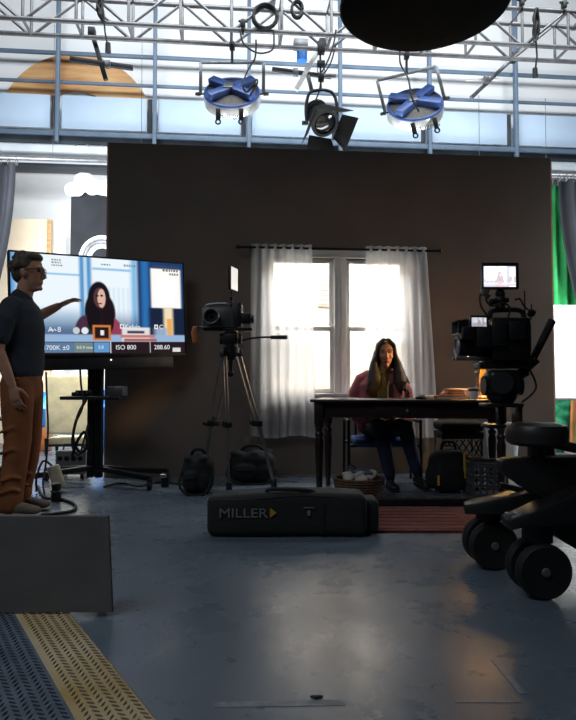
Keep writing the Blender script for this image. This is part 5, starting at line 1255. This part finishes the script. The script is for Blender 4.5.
mb = MB(); P = [q(520, 380), q(528, 370, .02), q(538, 350, .05)]; mb.tube(P, .010, 8); mb.cyl(q(529, 367, .02), q(552, 321, .08), .016, .019, 16); mb.build('pan_handle', M_RUB, fh)
mb = MB(); mb.cyl(q(524, 371), q(537, 360), .017, n=12); mb.cyl(q(519, 375), q(526, 371), .025, n=12); mb.build('rosette', M_BLK, fh)
zc2 = q(502, 366).z + .0125
co2 = V((hb.x, DR_, hb.z + zc2)); cc = thing('cinema_camera', 'large black rigged cinema camera with bright top monitor on the dolly', 'camera', co2)
q = lambda x, y, dd=0: L(x, y, DR_+dd) - co2
def qb(name, px0, py0, px1, py1, dep, dd=0., m=M_BLK, bev=.008, parent=None):
    a, c = q(px0, py1, dd), q(px1, py0, dd); mb = MB(); mb.box(((a.x+c.x)/2, (a.y+c.y)/2, (a.z+c.z)/2), (c.x-a.x, dep, c.z-a.z), None, bev); return mb.build(name, m, parent or cc)
bd_ = qb('body', 488, 319, 525, 361, .15)
qb('side_panel', 492, 322, 506, 346, .02, -.085, M_BLKP, .004); qb('side_panel', 509, 322, 525, 340, .02, -.085, M_BLKP, .004)
qb('battery', 521, 324, 527, 352, .12, 0, M_BLKP, .01)
qb('base_plate', 482, 360.5, 528, 363.5, .11)
lc = q(489, 347)
mb = MB(); lx = lambda x: q(x, 344).x
mb.lathe([(.044, lx(490)), (.05, lx(486)), (.05, lx(481)), (.056, lx(480)), (.056, lx(474)), (.044, lx(473)), (.042, lx(467)), (.046, lx(466)), (.046, lx(457))][::-1], V((0, lc.y, lc.z)), (1, 0, 0), 32); le = mb.build('lens', M_BLK, cc)
mb = MB()
for x in (475, 479): mb.torus((lx(x), lc.y, lc.z), .057, .004, (1, 0, 0), 36, 6)
mb.build('gear_ring', M_RUB, le)
mb = MB(); mb.torus((lx(457), lc.y, lc.z), .042, .006, (1, 0, 0), 32, 8); mb.build('front_ring', M_STEEL, le)
a, c = q(455, 334), q(466, 321)
mb = MB(); W2, H2 = .06, (c.z-a.z)/2; zc_ = (a.z+c.z)/2
ri = lambda x, s: [V((x, -W2*s, zc_-H2*s)), V((x, W2*s, zc_-H2*s)), V((x, W2*s, zc_+H2*s)), V((x, -W2*s, zc_+H2*s))]
mb.rings([ri(c.x, .75), ri(a.x, 1.0), ri(a.x, .9), ri(c.x-.01, .65)]); mb.build('matte_box', M_BLKP, cc)
qb('focus_motor', 461, 327, 474, 340, .06, -.06); qb('lens_control', 474, 326, 490, 348, .09, -.05, M_BLKP)
mb = MB()
for y in (-.03, .03): mb.cyl((q(454, 362).x, y, q(454, 358.5).z), (q(500, 362).x, y, q(454, 358.5).z), .0095, n=10)
mb.build('rod', M_STEEL, cc)
# viewfinder screen on the lens side
vs_ = qb('viewfinder', 470, 315.5, 488, 328, .03, -.08, M_BLK, .004)
o = (q(471.2, 327.2, -.097) + q(487, 316.8, -.097))/2; w_ = q(487, 322, -.097).x - q(472, 322, -.097).x; h_ = q(480, 317, -.097).z - q(480, 326, -.097).z
screen('viewfinder_screen', vs_, o, (1, 0, 0), (0, 0, 1), w_, h_, 48, 30, 'mon', .75, V((0, 0, 0)))
mb = MB(); mb.bar(q(486, 327, -.06), q(491, 334, -.05), .02, .02, .003); mb.build('viewfinder_arm', M_BLK, cc)
# handle, mount, monitor
mb = MB(); mb.tube(spline([q(490, 318), q(491, 312), q(500, 310), q(520, 310.5), q(524, 318)], 5), .012, 8); mb.build('top_handle', M_BLK, cc)
mb = MB(); mb.cyl(q(500, 312), q(500, 290), .011, n=10)
for y in (307, 301, 294): mb.sph(q(500, y), .024 if y != 301 else .03, 12, 8)
mb.cyl(q(493, 302, -.02), q(508, 300, -.01), .012, n=10); mb.sph(q(492, 302, -.02), .016, 10, 8); mb.build('monitor_arm', M_BLK, cc)
mo = qb('top_monitor', 481.5, 263, 518, 289.5, .026, -.02, M_BLK, .004)
o = (q(483, 288, -.034) + q(516.5, 265, -.034))/2; w_ = q(516, 276, -.034).x - q(484, 276, -.034).x; h_ = q(500, 265.5, -.034).z - q(500, 286, -.034).z
scr2 = screen('monitor_screen', mo, o, (1, 0, 0), (0, 0, 1), w_, h_, 80, 50, 'mon', 1.7, V((0, 0, 0)))
mb = MB(); mb.cyl(q(525, 318), q(524.5, 291), .0035, n=8); mb.build('antenna', M_BLK, cc)
mb = MB(); mb.cyl(q(531, 320), q(531.5, 304), .003, n=8); mb.cyl(q(527, 312), q(535, 313), .012, n=10); mb.sph(q(531, 313), .02, 10, 8); mb.build('transmitter', M_BLK, cc)
for pts, nm in (([(484, 288), (480, 296), (481, 306), (486, 314), (490, 320)], -.03), ([(489, 290), (486, 299), (492, 306), (503, 303), (510, 308), (508, 318)], -.05), ([(515, 300), (520, 299), (524, 306), (531, 312)], -.02), ([(532, 358), (528, 366), (534, 378), (536, 388), (530, 396), (522, 402)], .0), ([(463, 333), (458, 326), (464, 320), (474, 322)], -.04)):
    mb = MB(); mb.tube(spline([q(x, y, nm) for x, y in pts], 5), .0045, 6); mb.build('cable', M_CABLE, cc)
mb = MB(); mb.box(q(484, 292.5, -.03), (.03, .03, .03), None, .006); mb.sph(q(488, 296, -.03), .014, 8, 6); mb.build('connector', M_STEEL, cc)
# ================================================================== foreground left
T_ = .016
a_, b_ = G(75, 615, T_), G(162, 720, T_)
ed = V((b_.x-a_.x, b_.y-a_.y, 0)).normalized(); pr = V((ed.y, -ed.x, 0)); pr = pr if pr.x < 0 else -pr
start = V((a_.x, a_.y, 0)) - ed*.32; LN, WD = 1.9, 1.35
def mpt(s, t, z): return start + ed*s + pr*t + V((0, 0, z))
mt = thing('fatigue_mat', 'blue-grey diamond-tread rubber mat with worn tan border in the left corner', 'mat', V((start.x, start.y, 0))); mo_ = V((start.x, start.y, 0))
mb = MB(mo_); bw = .185
def quadbox(mb, s0, s1, t0, t1, z0, z1, in0=0.):
    b = [mpt(s, t, z0) for s, t in ((s0, t0), (s1, t0), (s1, t1), (s0, t1))]; tpp = [mpt(s, t, z1) for s, t in ((s0+in0, t0+in0), (s1-in0, t0+in0), (s1-in0, t1-in0), (s0+in0, t1-in0))]
    mb.rings([b, tpp])
quadbox(mb, 0, LN, bw, WD, 0.001, T_-.003)
def tread(mb, s0, s1, t0, t1, zz_, pitch=.026):
    ns, nt_ = int((s1-s0)/pitch), int((t1-t0)/pitch)
    for i in range(ns):
        for j in range(nt_):
            s, t = s0 + (i+.5)*pitch, t0 + (j+.5)*pitch; a = PI/4.6*(1 if j % 2 else -1); c, n = math.cos(a), math.sin(a); ln, wd = .0140, .0042
            base = [mpt(s+c*x-n*y, t+n*x+c*y, zz_) for x, y in ((-ln, 0), (0, -wd), (ln, 0), (0, wd))]
            tp_ = [mpt(s+c*x*.75-n*y*.5, t+n*x*.75+c*y*.5, zz_+.0032) for x, y in ((-ln, 0), (0, -wd), (ln, 0), (0, wd))]
            mb.rings([base, tp_], 1)
tread(mb, .0, LN-.5, bw+.005, WD-.3, T_-.003)
mb.build('tread_field', [mat('tread_rubber', (86, 100, 114), .5, 0, .15, 8), mat('tread_dash', (36, 42, 50), .5, 0, .15, 8)], mt, smooth=0)
mb = MB(mo_); bs_ = [mpt(0, 0, .001), mpt(LN, 0, .001), mpt(LN, bw, .001), mpt(0, bw, .001)]; tps = [mpt(.01, .012, T_-.003), mpt(LN, .012, T_-.003), mpt(LN, bw, T_-.003), mpt(.01, bw, T_-.003)]
mb.rings([bs_, tps]); tread(mb, .01, LN-.5, .012, bw, T_-.003)
mb.build('border', [mat('tan_border', (196, 182, 152), .6, 0, .1, 3, rgb2=(172, 144, 92)), mat('border_dash', (98, 86, 66), .6, 0, .15, 8)], mt, smooth=0)
pa, pb_ = G(-60, 615), G(112, 613, T_); pd = 2.43
h0 = L(108, 516.5, pd).z; x1 = L(112, 612, pd).x; x0 = L(-90, 612, pd).x; x1t = L(108, 517, pd).x
bdp = thing('floor_panel', 'dark grey flat panel standing on edge behind the tread mat', 'panel', V(((x0+x1)/2, pd, T_+.003))); o = V(((x0+x1)/2, pd, T_+.003))
mb = MB(); mb.prism([V((x0, pd, T_+.004)) - o, V((x1, pd, T_+.004)) - o, V((x1t, pd, h0)) - o, V((x0, pd, h0)) - o], (0, .022, 0))
mb.build('board', mat('panel_charcoal', (90, 89, 90), .85, 0, .08, 5, .08, bscale=90), bdp)
for sx in (-.35, .3):
    mb = MB(); mb.prism([(sx, .022, .0), (sx, .16, .0), (sx, .022, .2)], (.02, 0, 0)); mb.build('prop', M_BLKP, bdp)
# floor marks and bits
g = G(318, 698); mb = MB(g); rr = random.Random(9)
for k in range(5): mb.sph(g + V((rr.uniform(-.012, .012), rr.uniform(-.006, .006), .004)), (rr.uniform(.006, .012), rr.uniform(.004, .008), .0045), 8, 6)
tag(mb.build('tape_scrap', M_RUB, fuse=.002, sm_it=1), 'small black scrap of tape on the bare floor at front', 'scrap')
m_tape = mat('worn_tape', (124, 128, 134), .6, 0, .2, 30)
for p0, p1, wd, lb in ((( 494, 660), (523, 694), .02, 'faint worn tape line slanting on the floor at lower right'), ((215, 705), (345, 703), .03, 'faint wide tape strip on the floor at the front edge'), ((455, 702), (520, 702), .012, 'faint thin tape strip on the floor at the front right')):
    a, c = G(*p0), G(*p1); o = (a+c)/2; mb = MB(o); mb.bar(a + V((0, 0, .0008)), c + V((0, 0, .0008)), wd, .0012); tag(mb.build('floor_tape', m_tape), lb, 'tape')
# ================================================================== light
wd_ = bpy.data.worlds.new('studio_air'); SC.world = wd_; wd_.use_nodes = True
bgn = wd_.node_tree.nodes['Background']; bgn.inputs['Color'].default_value = (.62, .72, .9, 1); bgn.inputs['Strength'].default_value = .010
def area(name, loc, tgt, sx, sy, e, col, spread=None, world=True):
    ld = bpy.data.lights.new(name, 'AREA'); ld.shape = 'RECTANGLE'; ld.size = sx; ld.size_y = sy; ld.energy = e; ld.color = col
    if spread: ld.spread = math.radians(spread)
    o = bpy.data.objects.new(name, ld); COL.objects.link(o); o.location = loc
    d = V(tgt) - V(loc); o.rotation_euler = d.to_track_quat('-Z', 'Y').to_euler(); return o
area('back_wall_wash', (1.2, 8.9, .5), (1.2, 10.2, 5.6), 8, .8, 380, (.93, .97, 1))
area('back_top_wash', (1.2, 7.0, 7.4), (1.2, 10.4, 5.0), 9, 1.2, 400, (.9, .96, 1))
area('backdrop_light', (1.2, 6.75, 2.9), (1.45, 7.75, 1.4), 2.2, .5, 112, (1, .98, .95))
area('rear_left_light', (-3.0, 7.6, 3.6), (-2.6, 9.8, 1.2), 1.6, 1.2, 165, (.93, .97, 1))
area('rear_right_light', (5.4, 6.2, 2.6), (4.6, 8.2, 1.3), 1.2, 1.2, 230, (.97, 1, 1))
area('overhead_fill', (-2.8, .2, 5.2), (-1.5, 1.6, 0), 3.4, 2.4, 56, (.86, .93, 1.0), 120)
area('window_beam', (1.5, 7.45, 3.0), (1.0, 5.6, .6), 1.2, .4, 80, (1, .97, .92))
pl = bpy.data.lights.new('lamp_glow', 'POINT'); pl.energy = 150; pl.color = (1, .58, .22); pl.shadow_soft_size = .04
po = bpy.data.objects.new('lamp_glow', pl); COL.objects.link(po); po.location = W(lamp_pos + V((0, 0, .06)))

def spot(name, loc, tgt, e, col, ang, blend=.5, size=.08):
    ld = bpy.data.lights.new(name, 'SPOT'); ld.energy = e; ld.color = col; ld.spot_size = math.radians(ang); ld.spot_blend = blend; ld.shadow_soft_size = size
    o = bpy.data.objects.new(name, ld); COL.objects.link(o); o.location = loc
    o.rotation_euler = (V(tgt) - V(loc)).to_track_quat('-Z', 'Y').to_euler(); return o
spot('warm_key', W(V((2.9, 5.1, 1.5))), W(V((gw.x+.02, DW-.05, 1.05))), 300, (1, .58, .24), 9.5, .5)
